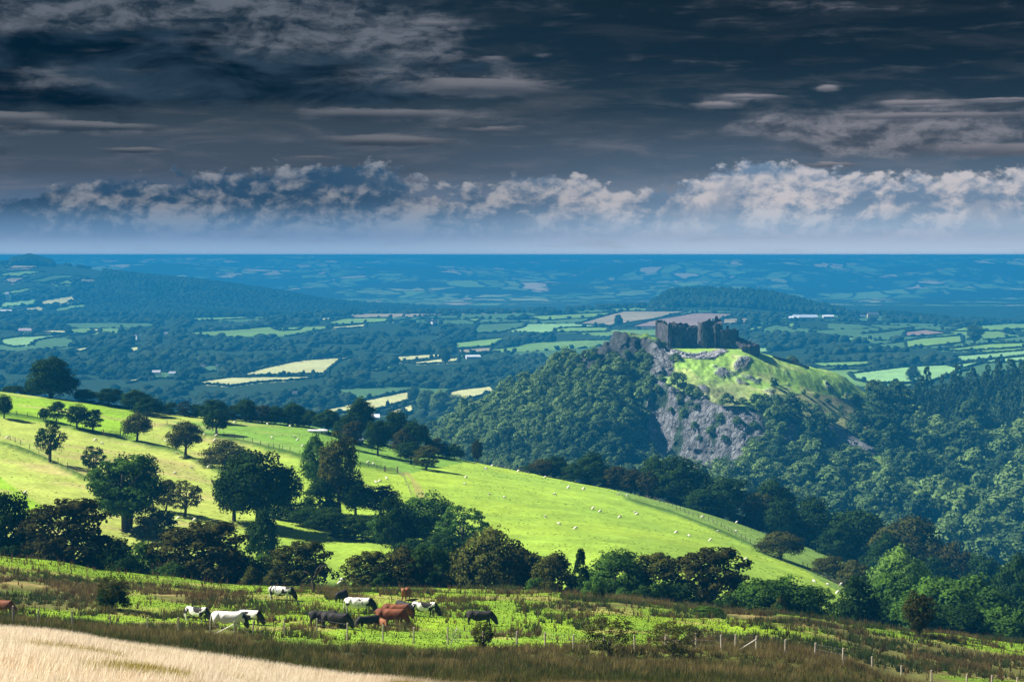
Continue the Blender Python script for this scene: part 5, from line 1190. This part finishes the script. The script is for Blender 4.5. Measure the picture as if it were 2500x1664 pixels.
# ================================================================== animals
def skin(name, verts, edges, radii, level=1, m=None):
    me = bpy.data.meshes.new(name + '_t'); me.from_pydata([Vector(v) for v in verts], edges, []); o = bpy.data.objects.new(name + '_t', me); COL.objects.link(o)
    sk = o.modifiers.new('s', 'SKIN'); sk.use_smooth_shade = True
    for i, r in enumerate(radii):
        r = r if isinstance(r, tuple) else (r, r); me.skin_vertices[0].data[i].radius = r
    me.skin_vertices[0].data[0].use_root = True
    ss = o.modifiers.new('b', 'SUBSURF'); ss.levels = level; ss.render_levels = level
    dg = bpy.context.evaluated_depsgraph_get(); out = bpy.data.meshes.new_from_object(o.evaluated_get(dg)); out.name = name
    bpy.data.objects.remove(o); bpy.data.meshes.remove(me)
    if m: out.materials.clear(); out.materials.append(m)
    return out
def hide_mat(name, cA, cB, thr, head, sc=1.1, off=0.0):
    m, nt, b, _ = mat(name, .75, .25); g = G(nt); P = g.co(); s = g.sep(P)
    n = g.noise(g.vm('ADD', P, (off, off * 2, 0)), sc, 5, .62, .6)
    f = g.ss(n, thr, thr + .015)
    if head: f = g.m('MAXIMUM', f, g.ss(g.add(s[0], g.mul(g.sub(n, .5), .8)), head, head + .03))
    c = g.mix(f, cA, cB); c = g.mix(g.lin(g.noise(P, 7, 3), .3, .7, 0, .18), c, (.1, .08, .06, 1))
    nt.links.new(c, b.inputs['Base Color']); return m
WH, BK, BN = (.90, .87, .82, 1), (.012, .011, .012, 1), (.20, .055, .018, 1)
HIDE = {'pied': hide_mat('hide_pied', WH, BK, .49, .78, 1.5, 1), 'dark_pied': hide_mat('hide_dark_pied', WH, BK, .475, .7, 1.3, 4), 'white': hide_mat('hide_white', WH, BK, .62, 1.0, 1.6, 7), 'fleck': hide_mat('hide_fleck', WH, BK, .54, .72, 2.4, 11), 'half': hide_mat('hide_half', WH, BK, .50, .8, 1.7, 15),
        'black': hide_mat('hide_black', BK, BK, .5, 0), 'brown': hide_mat('hide_brown', BN, (.13, .035, .012, 1), .55, 0), 'tan': hide_mat('hide_tan', (.26, .10, .04, 1), BN, .55, 0)}
def cow_mesh(pose):
    if pose == 'graze': nk, hd, mz, ear = (1.02, 0, .80), (1.20, 0, .50), (1.29, 0, .20), .54
    else: nk, hd, mz, ear = (1.02, 0, 1.34), (1.26, .05, 1.50), (1.55, .1, 1.30), 1.55
    V = [(-.72, 0, 1.02), (-.30, 0, .92), (.10, 0, .90), (.50, 0, .94), (.78, 0, 1.03), nk, hd, mz, (-1.00, 0, 1.08),
         (-.82, .20, .78), (-.98, .20, .44), (-.90, .20, .03), (-.82, -.20, .78), (-.90, -.20, .42), (-.80, -.20, .03),
         (.60, .18, .72), (.66, .18, .38), (.66, .18, .03), (.58, -.18, .72), (.52, -.18, .38), (.56, -.18, .03),
         (-1.12, 0, 1.12), (-1.20, 0, .70), (-1.18, .02, .40), (hd[0] - .05, .21, ear + .03), (hd[0] - .05, -.21, ear + .03), (-.50, 0, .56)]
    E = [(0, 1), (1, 2), (2, 3), (3, 4), (4, 5), (5, 6), (6, 7), (0, 8), (0, 9), (9, 10), (10, 11), (0, 12), (12, 13), (13, 14), (3, 15), (15, 16), (16, 17), (3, 18), (18, 19), (19, 20), (8, 21), (21, 22), (22, 23), (6, 24), (6, 25), (1, 26)]
    R = [(.31, .37), (.36, .42), (.36, .43), (.31, .41), (.27, .37), (.19, .27), (.14, .17), .11, (.27, .32), (.17, .26), .062, .058, (.14, .17), .062, .058, (.11, .13), .058, .055, (.11, .13), .058, .055, .04, .022, .045, .035, .035, .10]
    return skin('cow', V, E, R, 2)
COWG, COWS_ = cow_mesh('graze'), cow_mesh('stand')
for me in (COWG, COWS_): me.materials.clear(); me.materials.append(HIDE['black'])
CR_ = (112, 238)
for u, v, L, yaw, pose, hd, lb in [
 (481, 1515, 2.6, -25, 'graze', 'pied', 'black and white spotted cow grazing on the outside of the herd by the rushes'),
 (558, 1534, 3.0, -8, 'graze', 'white', 'large nearly white cow grazing behind the braced fence post'),
 (608, 1524, 2.6, -20, 'graze', 'dark_pied', 'mostly black pied cow with a white back behind the large white cow'),
 (688, 1464, 2.9, -15, 'graze', 'half', 'speckled black and white cow grazing farthest back near the bare tree'),
 (834, 1467, 2.3, 70, 'graze', 'black', 'small black cow seen from behind above the white flecked cow'),
 (878, 1496, 3.0, -10, 'graze', 'fleck', 'white cow with black flecks and a black head in the middle of the herd'),
 (790, 1527, 2.7, 0, 'graze', 'black', 'black cow with a hanging tail, the uphill one of two overlapping black cows'),
 (820, 1533, 2.8, -18, 'graze', 'black', 'black cow with lowered head, in front of another black cow'),
 (898, 1531, 2.2, -150, 'graze', 'black', 'black bullock standing beside the red brown cows'),
 (968, 1510, 2.8, -12, 'graze', 'brown', 'dark red cow half hidden behind the big red brown cow'),
 (955, 1525, 3.0, -14, 'graze', 'brown', 'big red brown cow grazing in the middle of the close group'),
 (934, 1531, 1.7, -60, 'graze', 'tan', 'small red calf close to the flank of the big red brown cow'),
 (987, 1500, 2.6, -50, 'graze', 'black', 'black cow behind the red cows beside the last spotted cow'),
 (1036, 1504, 2.8, -12, 'graze', 'pied', 'black and white cow at the end of the herd nearest the tall rushes'),
 (990, 1463, 2.4, -100, 'stand', 'tan', 'red brown cow standing alone and facing the viewer near the hedge'),
 (1173, 1525, 2.7, -5, 'graze', 'black', 'black cow deep in the rushes behind the little thorn tree'),
 (4, 1498, 2.6, -20, 'graze', 'brown', 'red cow cut off by the photo edge among the rushes'),
]:
    p = hit(u, v, *CR_); o = bpy.data.objects.new('cow', COWG if pose == 'graze' else COWS_); link(o); s = L / 2.38
    o.location = (p.x, p.y, p.z - .15); o.scale = (s, s, s * .92); o.rotation_euler.z = math.radians(yaw)
    o.material_slots[0].link = 'OBJECT'; o.material_slots[0].material = HIDE[hd]; tag(o, lb, 'cow', 'cattle grazing in the pasture')
m_fl, nt, b, _ = mat('fleece', .95, .0); g = G(nt); P = g.co(); sx_ = g.sep(P)[0]
nt.links.new(g.mix(g.ss(sx_, .52, .56), (.80, .76, .66, 1), (.25, .22, .20, 1)), b.inputs['Base Color']); g.bump(g.noise(P, 9, 3), .6, .05, b)
def sheep_mesh(gz):
    hd, mz = ((.66, 0, .34), (.76, 0, .14)) if gz else ((.60, 0, .86), (.78, 0, .82))
    V = [(-.35, 0, .58), (0, 0, .56), (.32, 0, .60), (.50, 0, .62 if gz else .74), hd, mz, (-.36, .14, .30), (-.37, .14, .02), (-.36, -.14, .30), (-.37, -.14, .02), (.28, .13, .30), (.29, .13, .02), (.28, -.13, .30), (.29, -.13, .02)]
    E = [(0, 1), (1, 2), (2, 3), (3, 4), (4, 5), (0, 6), (6, 7), (0, 8), (8, 9), (2, 10), (10, 11), (2, 12), (12, 13)]
    R = [.25, .29, .26, .15, .09, .05, .08, .04, .08, .04, .08, .04, .08, .04]
    return skin('sheep', V, E, R, 1, m_fl)
SHP = [sheep_mesh(True), sheep_mesh(False)]
SHEEP = [(17,1072),(232,1077),(250,1085),(405,1080),(432,1109),(443,1120),(469,1146),(509,1144),(426,1158),(60,1208),(498,1064),(527,1066),(524,1077),(561,1036),(573,1033),(665,1072),(550,1244),(532,1293),(474,1272),(434,1269),(645,1318),(654,1038),(490,1225),
 (720,1069),(726,1077),(709,1043),(738,1091),(957,1088),(898,1131),(913,1136),(945,1171),(926,1177),(919,1181),(900,1192),(1187,1146),(1189,1149),(1201,1139),(1137,1167),(1136,1184),(1196,1210),(1233,1217),(1265,1152),(1330,1167),(1341,1165),(1346,1166),(1387,1193),(1424,1196),
 (1356,1210),(1333,1265),(1366,1282),(1404,1293),(1447,1244),(1464,1251),(1512,1265),(1552,1255),(1554,1258),(1511,1210),(1532,1213),(1650,1302),(1684,1311),(1733,1322),(1754,1300),(1799,1299),(1798,1264),(1714,1264),(1820,1368),(1800,1394),(1989,1423),(2023,1431),(2044,1450),(2070,1450),(2075,1458),(2052,1430),(838,1421),(828,1427)]
LMK = [((0, 1208), 'in the bottom field corner'), ((20, 1072), 'by the lower bank fence near the photo edge'), ((240, 1080), 'below the upper field gate'), ((405, 1080), 'between the grey green tree and the round hawthorn'), ((440, 1112), 'at the foot of the round hawthorn'), ((490, 1150), 'on the slope below the round hawthorn'),
       ((510, 1068), 'beside the dividing fence'), ((565, 1035), 'under the long low hedge on the brow'), ((660, 1060), 'in the upper field beyond the dividing fence'), ((720, 1070), 'in the upper field below the white sheeting'), ((738, 1091), 'beside the slim sunlit tree'), ((710, 1043), 'in the shade of the brow hedge'),
       ((540, 1270), 'under the boughs of the big oak'), ((460, 1250), 'beside the small open thorn'), ((645, 1318), 'in the lit field below the overgrown hedge'), ((957, 1088), 'on the brow beyond the clear trunked tree'), ((905, 1134), 'on the bank by the middle gate'), ((925, 1180), 'in the corner below the middle gate'),
       ((1190, 1143), 'near the lone russet tree on the brow'), ((1137, 1175), 'in the open field below the lone russet tree'), ((1215, 1214), 'in the middle of the bright field'), ((1265, 1152), 'against the brow fence'), ((1340, 1166), 'below the first russet thorn under the crag'), ((1400, 1195), 'below the broad dark dome on the brow'),
       ((1356, 1210), 'alone in the upper bright field'), ((1367, 1280), 'in the lower bright field above the olive sallow'), ((1455, 1248), 'in the centre of the bright slope'), ((1530, 1260), 'on the bright slope below the curving fence'), ((1520, 1212), 'in the shadow of the russet thorns'), ((1680, 1310), 'in the bright field above the spreading hawthorns'),
       ((1760, 1300), 'close to the curving post fence'), ((1757, 1264), 'in the rough strip beyond the curving fence'), ((1810, 1380), 'above the glossy dark green tree'), ((2000, 1427), 'near the smaller solitary thorn'), ((2060, 1450), 'in the narrow tip of the bright field'), ((833, 1424), 'in the sunny gap of the hedge behind the cattle')]
cnt = {}
for i, (u, v) in enumerate(SHEEP):
    L = min(LMK, key=lambda q: (q[0][0] - u) ** 2 + 4 * (q[0][1] - v) ** 2)[1]; k = cnt.get(L, 0); cnt[L] = k + 1
    p = hit(u, v, 325, 640); o = bpy.data.objects.new('sheep', SHP[0 if i % 3 else 1]); link(o); s = .95 * random.uniform(.9, 1.1)
    o.location = (p.x, p.y, p.z); o.scale = (s, s, s); o.rotation_euler.z = random.choice([0, 3.14]) + random.uniform(-.7, .7)
    tag(o, ('white sheep grazing ' if i % 3 else 'white sheep with raised head ') + L, 'sheep', 'sheep ' + L)
# folded sheeting and trough on the brow
SHT = mat_plain('white_sheeting', (.7, .72, .76), .1, 2, .5, .3)
for (u, v, w, h, nm, lb) in ((772, 1056, 5.0, .9, 'trailer', 'low pale farm trailer under the brow hedge'), (788, 1058, 3.0, 1.2, 'feed_rack', 'white covered feed rack beside the trailer'), (878, 1080, 2.6, 1.1, 'water_trough', 'pale trough by the trees on the brow')):
    p = hit(u, v, 400, 640); e = empty(nm, p); tag(e, lb, nm.replace('_', ' '))
    MB().box((0, 0, h * .5), (w, 1.6, h * .6)).build('body', SHT, e)
    m_ = MB(); [m_.box((sx * w * .4, sy * .6, h * .1), (.18, .18, h * .35)) for sx in (-1, 1) for sy in (-1, 1)]
    for sx in (-1, 1): MB().tube([(sx * w * .36, -.85, .28), (sx * w * .36, .85, .28)], .26, 8).build('wheel' if nm == 'trailer' else 'foot', DKWOOD, e)
    MB().add([(-w / 2 - .1, -.9, h * .8), (w / 2 + .1, -.9, h * .8), (w / 2 + .1, .9, h * .8), (-w / 2 - .1, .9, h * .8), (-w / 2, 0, h * 1.15), (w / 2, 0, h * 1.15)], [(0, 1, 5, 4), (2, 3, 4, 5), (0, 4, 3), (1, 2, 5), (3, 2, 1, 0)]).build('cover', SHT, e)
# bare gnarled tree
p = hit(765, 1446, 150, 236); e = empty('bare_tree', p); tag(e, 'gnarled bare dead tree with twisted boughs at the pasture edge', 'tree')
MB().tube([(0, 0, -.1), (.05, 0, .6), (-.1, 0, 1.3), (.2, .1, 1.9)], [.24, .17, .15, .10], 7).build('trunk', BARK, e, True)
for pts in ([(.2, .1, 1.9), (.7, 0, 2.4), (1.3, .1, 2.6), (1.9, 0, 2.4)], [(0, .05, 1.6), (-.5, 0, 2.1), (-1.1, .1, 2.4)], [(.2, .1, 1.9), (.4, .1, 2.6), (.9, .1, 3.1)], [(.7, 0, 2.4), (1.0, 0, 2.9), (1.5, 0, 3.1)]):
    MB().tube(pts, [.10, .08, .05, .03][:len(pts)], 5).build('bough', BARK, e, True)
# ================================================================== the castle ruin
m_st, nt, b, _ = mat('ruin_stone', .95, .05); g = G(nt); P = g.co()
nS = g.noise(g.vm('MULTIPLY', P, (1, 1, .5)), .6, 7, .65); br = g.vor(g.vm('MULTIPLY', P, (1, 1, 1.6)), 1.1, 'DISTANCE_TO_EDGE')
cS = g.ramp(nS, [(.3, (.03, .028, .032, 1)), (.5, (.08, .075, .085, 1)), (.72, (.24, .22, .23, 1))])
cS = g.mix(g.mul(g.ss(g.noise(P, .18, 4), .52, .62), .5), cS, (.05, .07, .03, 1))
nt.links.new(g.mix(g.mul(g.ss(br, .08, .0), .5), cS, (.03, .03, .03, 1)), b.inputs['Base Color']); g.bump(g.add(nS, g.mul(br, .6)), 1.0, .5, b)
DARK = mat_plain('window_void', (.01, .01, .012), .1, 1)
CD = 1350.0
org = Vector((px(1720, CD), CD, pz(852, CD)))
cas = empty('castle_ruin', org); tag(cas, 'roofless grey stone castle ruin with broken towers on top of the crag', 'castle')
def cp(u, v, dy): D = CD + dy; return Vector((px(u, D), D, pz(v, D))) - org
def wall(name, path, tops, th=2.2, jag=.7, vb=862, seed=1, parent=None):
    """path [(u, dy)], tops [v at each]; broken skyline"""
    r = random.Random(seed); pts = []
    for (a, ta), (b8, tb) in zip(zip(path, tops), zip(path[1:], tops[1:])):
        L = (cp(a[0], 800, a[1]) - cp(b8[0], 800, b8[1])).length; n = max(2, int(L / 1.1))
        for k in range(n):
            t = k / n; pts.append((a[0] + (b8[0] - a[0]) * t, a[1] + (b8[1] - a[1]) * t, ta + (tb - ta) * t))
    pts.append((path[-1][0], path[-1][1], tops[-1]))
    C3 = [cp(u, v, d) for u, d, v in pts]; base = cp(1720, vb, 0).z; V = []; Fc = []
    hj = 0.0
    for i, c in enumerate(C3):
        t = (C3[min(i + 1, len(C3) - 1)] - C3[max(i - 1, 0)]); t.z = 0; t.normalize(); nrm = Vector((-t.y, t.x, 0)) * th / 2
        hj = hj * .5 + r.uniform(-1, 1) * jag; z = c.z + hj + (r.uniform(-1.5, 0) if r.random() < .15 else 0)
        o1 = r.uniform(-.15, .15)
        zm = (z + base) / 2
        V += [Vector((c.x, c.y, base)) - nrm * (1.08 + o1), Vector((c.x, c.y, zm)) - nrm * (1 + o1), Vector((c.x, c.y, z)) - nrm * (.92 - o1), Vector((c.x, c.y, z + r.uniform(-.5, .3))) + nrm * .9, Vector((c.x, c.y, base)) + nrm]
    n = len(C3)
    for i in range(n - 1):
        for k in range(5): Fc.append((i * 5 + k, i * 5 + (k + 1) % 5, (i + 1) * 5 + (k + 1) % 5, (i + 1) * 5 + k))
    Fc.append(tuple(range(5))[::-1]); Fc.append(tuple((n - 1) * 5 + k for k in range(5)))
    return obj(name, mesh_py(name, V, Fc, m_st), parent or cas)
def tower(name, u, dy, rp, vt, seed=2, vb=862, jag=1.0, slope=0.0, n=18, taper=1.06):
    r = random.Random(seed); c = cp(u, vt, dy); R = rp / F * (CD + dy); base = cp(u, vb, dy).z; V = []; ti = [r.uniform(-1, 1) * jag for _ in range(n)]
    for k in range(n):
        a = 6.2832 * k / n; x, y = math.cos(a), math.sin(a); j = 1 + r.uniform(-.03, .03); z = c.z + (ti[k] + ti[k - 1]) / 2 + slope * x
        V += [Vector((c.x + x * R * taper * 1.04, c.y + y * R * taper * 1.04, base)), Vector((c.x + x * R * taper * .99 * j, c.y + y * R * taper * .99 * j, (base + z) / 2)), Vector((c.x + x * R * j, c.y + y * R * j, z)), Vector((c.x + x * R * .68, c.y + y * R * .68, z - .3)), Vector((c.x + x * R * .66, c.y + y * R * .66, z - 4))]
    Fc = []
    for k in range(n):
        a, b9 = k * 5, ((k + 1) % n) * 5
        for q in range(4): Fc.append((a + q, b9 + q, b9 + q + 1, a + q + 1))
    Fc.append(tuple(k * 5 + 4 for k in range(n)))
    return obj(name, mesh_py(name, V, Fc, m_st), cas)
t1 = tower('tower', 1606.5, 16, 6.5, 781, 3, 850)
w1 = wall('curtain_wall', [(1606, 16), (1634, -6)], [786, 793], 2.0, .4, 862, 4)
w2 = wall('curtain_wall', [(1610, 18), (1626, 34), (1668, 36)], [783, 786, 790], 2.0, .8, 860, 5)
t2 = tower('buttress', 1636, -5, 5.0, 792, 6, 866, .6, n=8, taper=1.25)
t3 = tower('tower', 1653, -3, 11, 789, 7, 864, 1.6, -2.2, n=14)
w3 = wall('curtain_wall', [(1656, 2), (1680, 4), (1706, 4)], [796, 798, 799], 2.4, 1.0, 864, 8)
t4 = tower('tower', 1716, -3, 12.5, 785, 9, 864, 1.5, .8, n=15)
w4 = wall('gatehouse_wall', [(1726, 2), (1744, 3)], [797, 798], 3.0, .5, 862, 10)
w5 = wall('gatehouse_wall', [(1722, 14), (1733, 14), (1738, 14), (1744, 14), (1748, 14), (1754, 14), (1760, 14)], [784, 777, 785, 774, 769, 778, 777], 3.4, 1.2, 858, 11)
w6 = wall('gatehouse_wall', [(1760, 14), (1759, 0)], [781, 795], 2.6, 1.0, 860, 12)
t5 = tower('tower', 1749, 2, 9.5, 790, 13, 862, 1.6, 1.2, n=13)
w7 = wall('chapel_wall', [(1758, -4), (1775, -5), (1793, -5)], [805, 801, 804], 2.4, .5, 860, 14)
w8 = wall('chapel_wall', [(1793, -5), (1794, 12)], [802, 804], 2.0, .5, 860, 15)
w9 = wall('chapel_wall', [(1762, 12), (1794, 12)], [803, 805], 2.0, .8, 858, 16)
ch = wall('chimney', [(1773, 4), (1779, 4)], [794, 795], 1.6, .2, 815, 17)
wa = wall('inner_wall', [(1668, 30), (1674, 30), (1682, 30), (1700, 28)], [789, 786, 793, 791], 2.0, .8, 858, 18)
pl = wall('pillar', [(1797.5, 8), (1803, 8)], [807, 804], 1.8, .5, 850, 19)
b1 = wall('barbican_wall', [(1794, 4), (1815, 4), (1835, 2), (1851, 0)], [821, 824, 833, 841], 1.8, .5, 866, 20)
b2 = wall('barbican_wall', [(1794, -6), (1812, -10), (1832, -14)], [829, 836, 842], 1.5, .6, 866, 21)
b3 = wall('barbican_wall', [(1796, 12), (1820, 14), (1845, 10)], [824, 830, 838], 1.5, .6, 866, 22)
b4 = wall('barbican_wall', [(1812, -16), (1830, -17), (1850, -14)], [846, 843, 843], 3.5, .4, 872, 23)
b5_ = wall('barbican_wall', [(1850, -14), (1852, 2)], [842, 843], 2.0, .4, 872, 24)
st_ = MB()
for k in range(9): c = cp(1800 + k * 5, 828 + k * 2.0, 3 - k); st_.box((c.x, c.y, c.z - 1.5), (1.3, 7, 3.0), .1)
st_.build('stone_steps', m_st, cas)
for par, u, v, dy, w, h in ((w1, 1618, 806, 5.2, .9, 2.4), (t4, 1712, 812, -8.4, .7, 1.8), (w4, 1739, 822, 1.2, 1.4, 3.0), (w7, 1778, 826, -6.4, 1.2, 1.8), (w3, 1690, 818, -4.4, .7, 1.6), (t3, 1650, 815, -7.9, .6, 1.6), (w7, 1766, 812, -6.2, .6, 1.4)):
    c = cp(u, v, dy); MB().box((c.x, c.y, c.z), (w, 1.0, h)).build('window', DARK, par)
# tumbled outer wall on the turf edge
ow = empty('outer_wall', crag_at(1620, 852)); tag(ow, 'tumbled pale dry stone wall skirting the foot of the castle', 'wall')
m_ps = mat_plain('pale_limestone', (.42, .42, .44), .35, 1.5, .95, .05, .8, .4)
m_ = MB(); rr_ = random.Random(8)
for (a, b9) in zip([(1625, 853), (1650, 860), (1680, 866), (1705, 865)], [(1650, 860), (1680, 866), (1705, 865), (1725, 860)]):
    for k in range(16):
        t = k / 16; p = crag_at(a[0] + (b9[0] - a[0]) * t + rr_.uniform(-.4, .4), a[1] + (b9[1] - a[1]) * t + rr_.uniform(-1.5, 1.5)) - ow.location; s = rr_.uniform(.6, 1.5)
        m_.box((p.x, p.y, p.z + s * .25), (s * 1.3, s, s * .8), rr_.uniform(0, 3))
m_.build('stones', m_ps, ow)
for pts, lb in (([(1888, 872), (1905, 876), (1925, 882), (1950, 890), (1975, 898)], 'low dark dry stone wall on the skyline beyond the round bush'),):
    ps = [crag_at(u, v + 2) for u, v in pts]; o0 = ps[0]; e = empty('dry_stone_wall', o0); tag(e, lb, 'wall'); m_ = MB()
    for a, b9 in zip(ps, ps[1:]):
        for k in range(10):
            p = a.lerp(b9, k / 10) - o0; s = rr_.uniform(.9, 1.4); m_.box((p.x, p.y, p.z + .5), (1.7, 1.0, s * 1.5), rr_.uniform(-.3, .3))
    m_.build('stones', m_st, e)

# ================================================================== farms and cottages of the vale
def house(name, u, v, w, d_, h, roofh, label, cat='house', wc=(.75, .72, .68), rc_=(.10, .11, .13), rz=0.0, wins=0, chim=0, rngD=(1700, 7000), group=None):
    p = hit(u, v, *rngD); e = empty(name, p); e.rotation_euler.z = rz; tag(e, label, cat, group)
    wm = mat_plain('wall_paint', wc, .08, .4); rm = mat_plain('roof_cover', rc_, .15, .4)
    bd = MB().box((0, 0, h / 2 - 1), (w, d_, h + 2)).build('walls', wm, e)
    o_ = .4; rf = MB().add([(-w/2-o_, -d_/2-o_, h), (w/2+o_, -d_/2-o_, h), (w/2+o_, d_/2+o_, h), (-w/2-o_, d_/2+o_, h), (-w/2-o_*.2, 0, h+roofh), (w/2+o_*.2, 0, h+roofh)], [(0, 1, 5, 4), (2, 3, 4, 5), (0, 4, 3), (1, 2, 5), (3, 2, 1, 0)]).build('roof', rm, e)
    for k in range(chim): MB().box(((-1, 1, 0)[k] * w * .38, 0, h + roofh + .3), (1.0, .9, 2.2)).build('chimney', wm, rf)
    for k in range(wins):
        for fl in ((h * .3, h * .72) if h > 4.5 else (h * .5,)):
            MB().box((-w / 2 + w * (k + .5) / wins, -d_ / 2 - .02, fl), (w / wins * .35, .12, 1.3)).build('window', DARK, bd)
house('farmhouse', 2131, 776, 24, 9, 8, 3.5, 'cream two storey farmhouse with grey roof and chimneys before the dark ridge wood', wc=(.80, .62, .42), rc_=(.12, .12, .16), wins=5, chim=2)
house('outbuilding', 2104, 776, 12, 7, 4, 2, 'small grey outbuilding beside the cream farmhouse', 'barn', (.3, .33, .4), (.2, .24, .32))
house('barn', 1965, 779, 48, 22, 4, 5, 'long low barn with pale blue grey roof above the castle', 'barn', (.6, .62, .66), (.42, .5, .6))
house('barn', 2022, 777, 22, 16, 4, 3, 'shorter barn with a bright white roof edge beside the long barn', 'barn', (.5, .5, .5), (.7, .74, .78))
house('barn', 1938, 779, 18, 12, 3, 3, 'white roofed shed at the castle end of the long barn', 'barn', (.5, .5, .5), (.75, .8, .85))
house('cottage', 1060, 791, 11, 8, 4.5, 4, 'white gabled cottage among trees below the ridge line', wc=(.85, .84, .86), wins=2, chim=1, rz=.5)
house('cottage', 62, 814, 22, 10, 5, 4, 'large white house with pinkish roof at the pale field near the photo edge', wc=(.88, .86, .88), rc_=(.45, .38, .42), wins=4, chim=2)
house('cottage', 335, 829, 7, 7, 7, 3, 'narrow white gabled cottage alone in the valley wood', wc=(.9, .9, .92), rz=.9, wins=1)
house('cottage', 403, 822, 10, 7, 4, 4, 'white roofed cottage in the valley wood, smaller twin of the narrow one', wc=(.9, .9, .92), rc_=(.7, .74, .8), rz=.6)
house('church_tower', 18, 734, 8, 8, 15, 6, 'small white church tower with a pointed roof on the far hill farms', 'church', (.85, .86, .9), (.6, .62, .66))
house('barn', 12, 764, 34, 14, 5, 3, 'long white farm sheds by the road at the photo edge', 'barn', (.8, .82, .86), (.75, .78, .82))
house('barn', 50, 769, 22, 12, 4, 3, 'second white shed by the road at the photo edge', 'barn', (.8, .82, .86), (.75, .78, .82))
house('barn', 1155, 876, 20, 9, 3, 2.5, 'pale roofed shed between the trees of the middle vale', 'barn', (.6, .6, .62), (.65, .68, .74), rz=.2)
house('cottage', 720, 972, 5, 5, 5, 3, 'tiny white cottage low in the valley wood', wc=(.9, .9, .92))
house('barn', 917, 1026, 8, 8, 3, 3, 'white roofed barn peeping between the brow trees and the valley', 'barn', (.7, .7, .75), (.75, .78, .84))
house('cottage', 382, 916, 10, 6, 3.5, 2.5, 'low pale cottage in the deep valley wood', wc=(.8, .8, .82), rc_=(.5, .5, .55)); house('cottage', 421, 920, 8, 6, 4, 2.5, 'white cottage beside the low pale cottage', wc=(.88, .88, .9), rc_=(.4, .42, .48))
house('cottage', 495, 904, 6, 5, 5, 2.5, 'white cottage at the head of the long pale field', wc=(.9, .9, .92)); house('cottage', 534, 903, 7, 5, 5, 2.5, 'white cottage nearest the long pale field', wc=(.9, .9, .92))
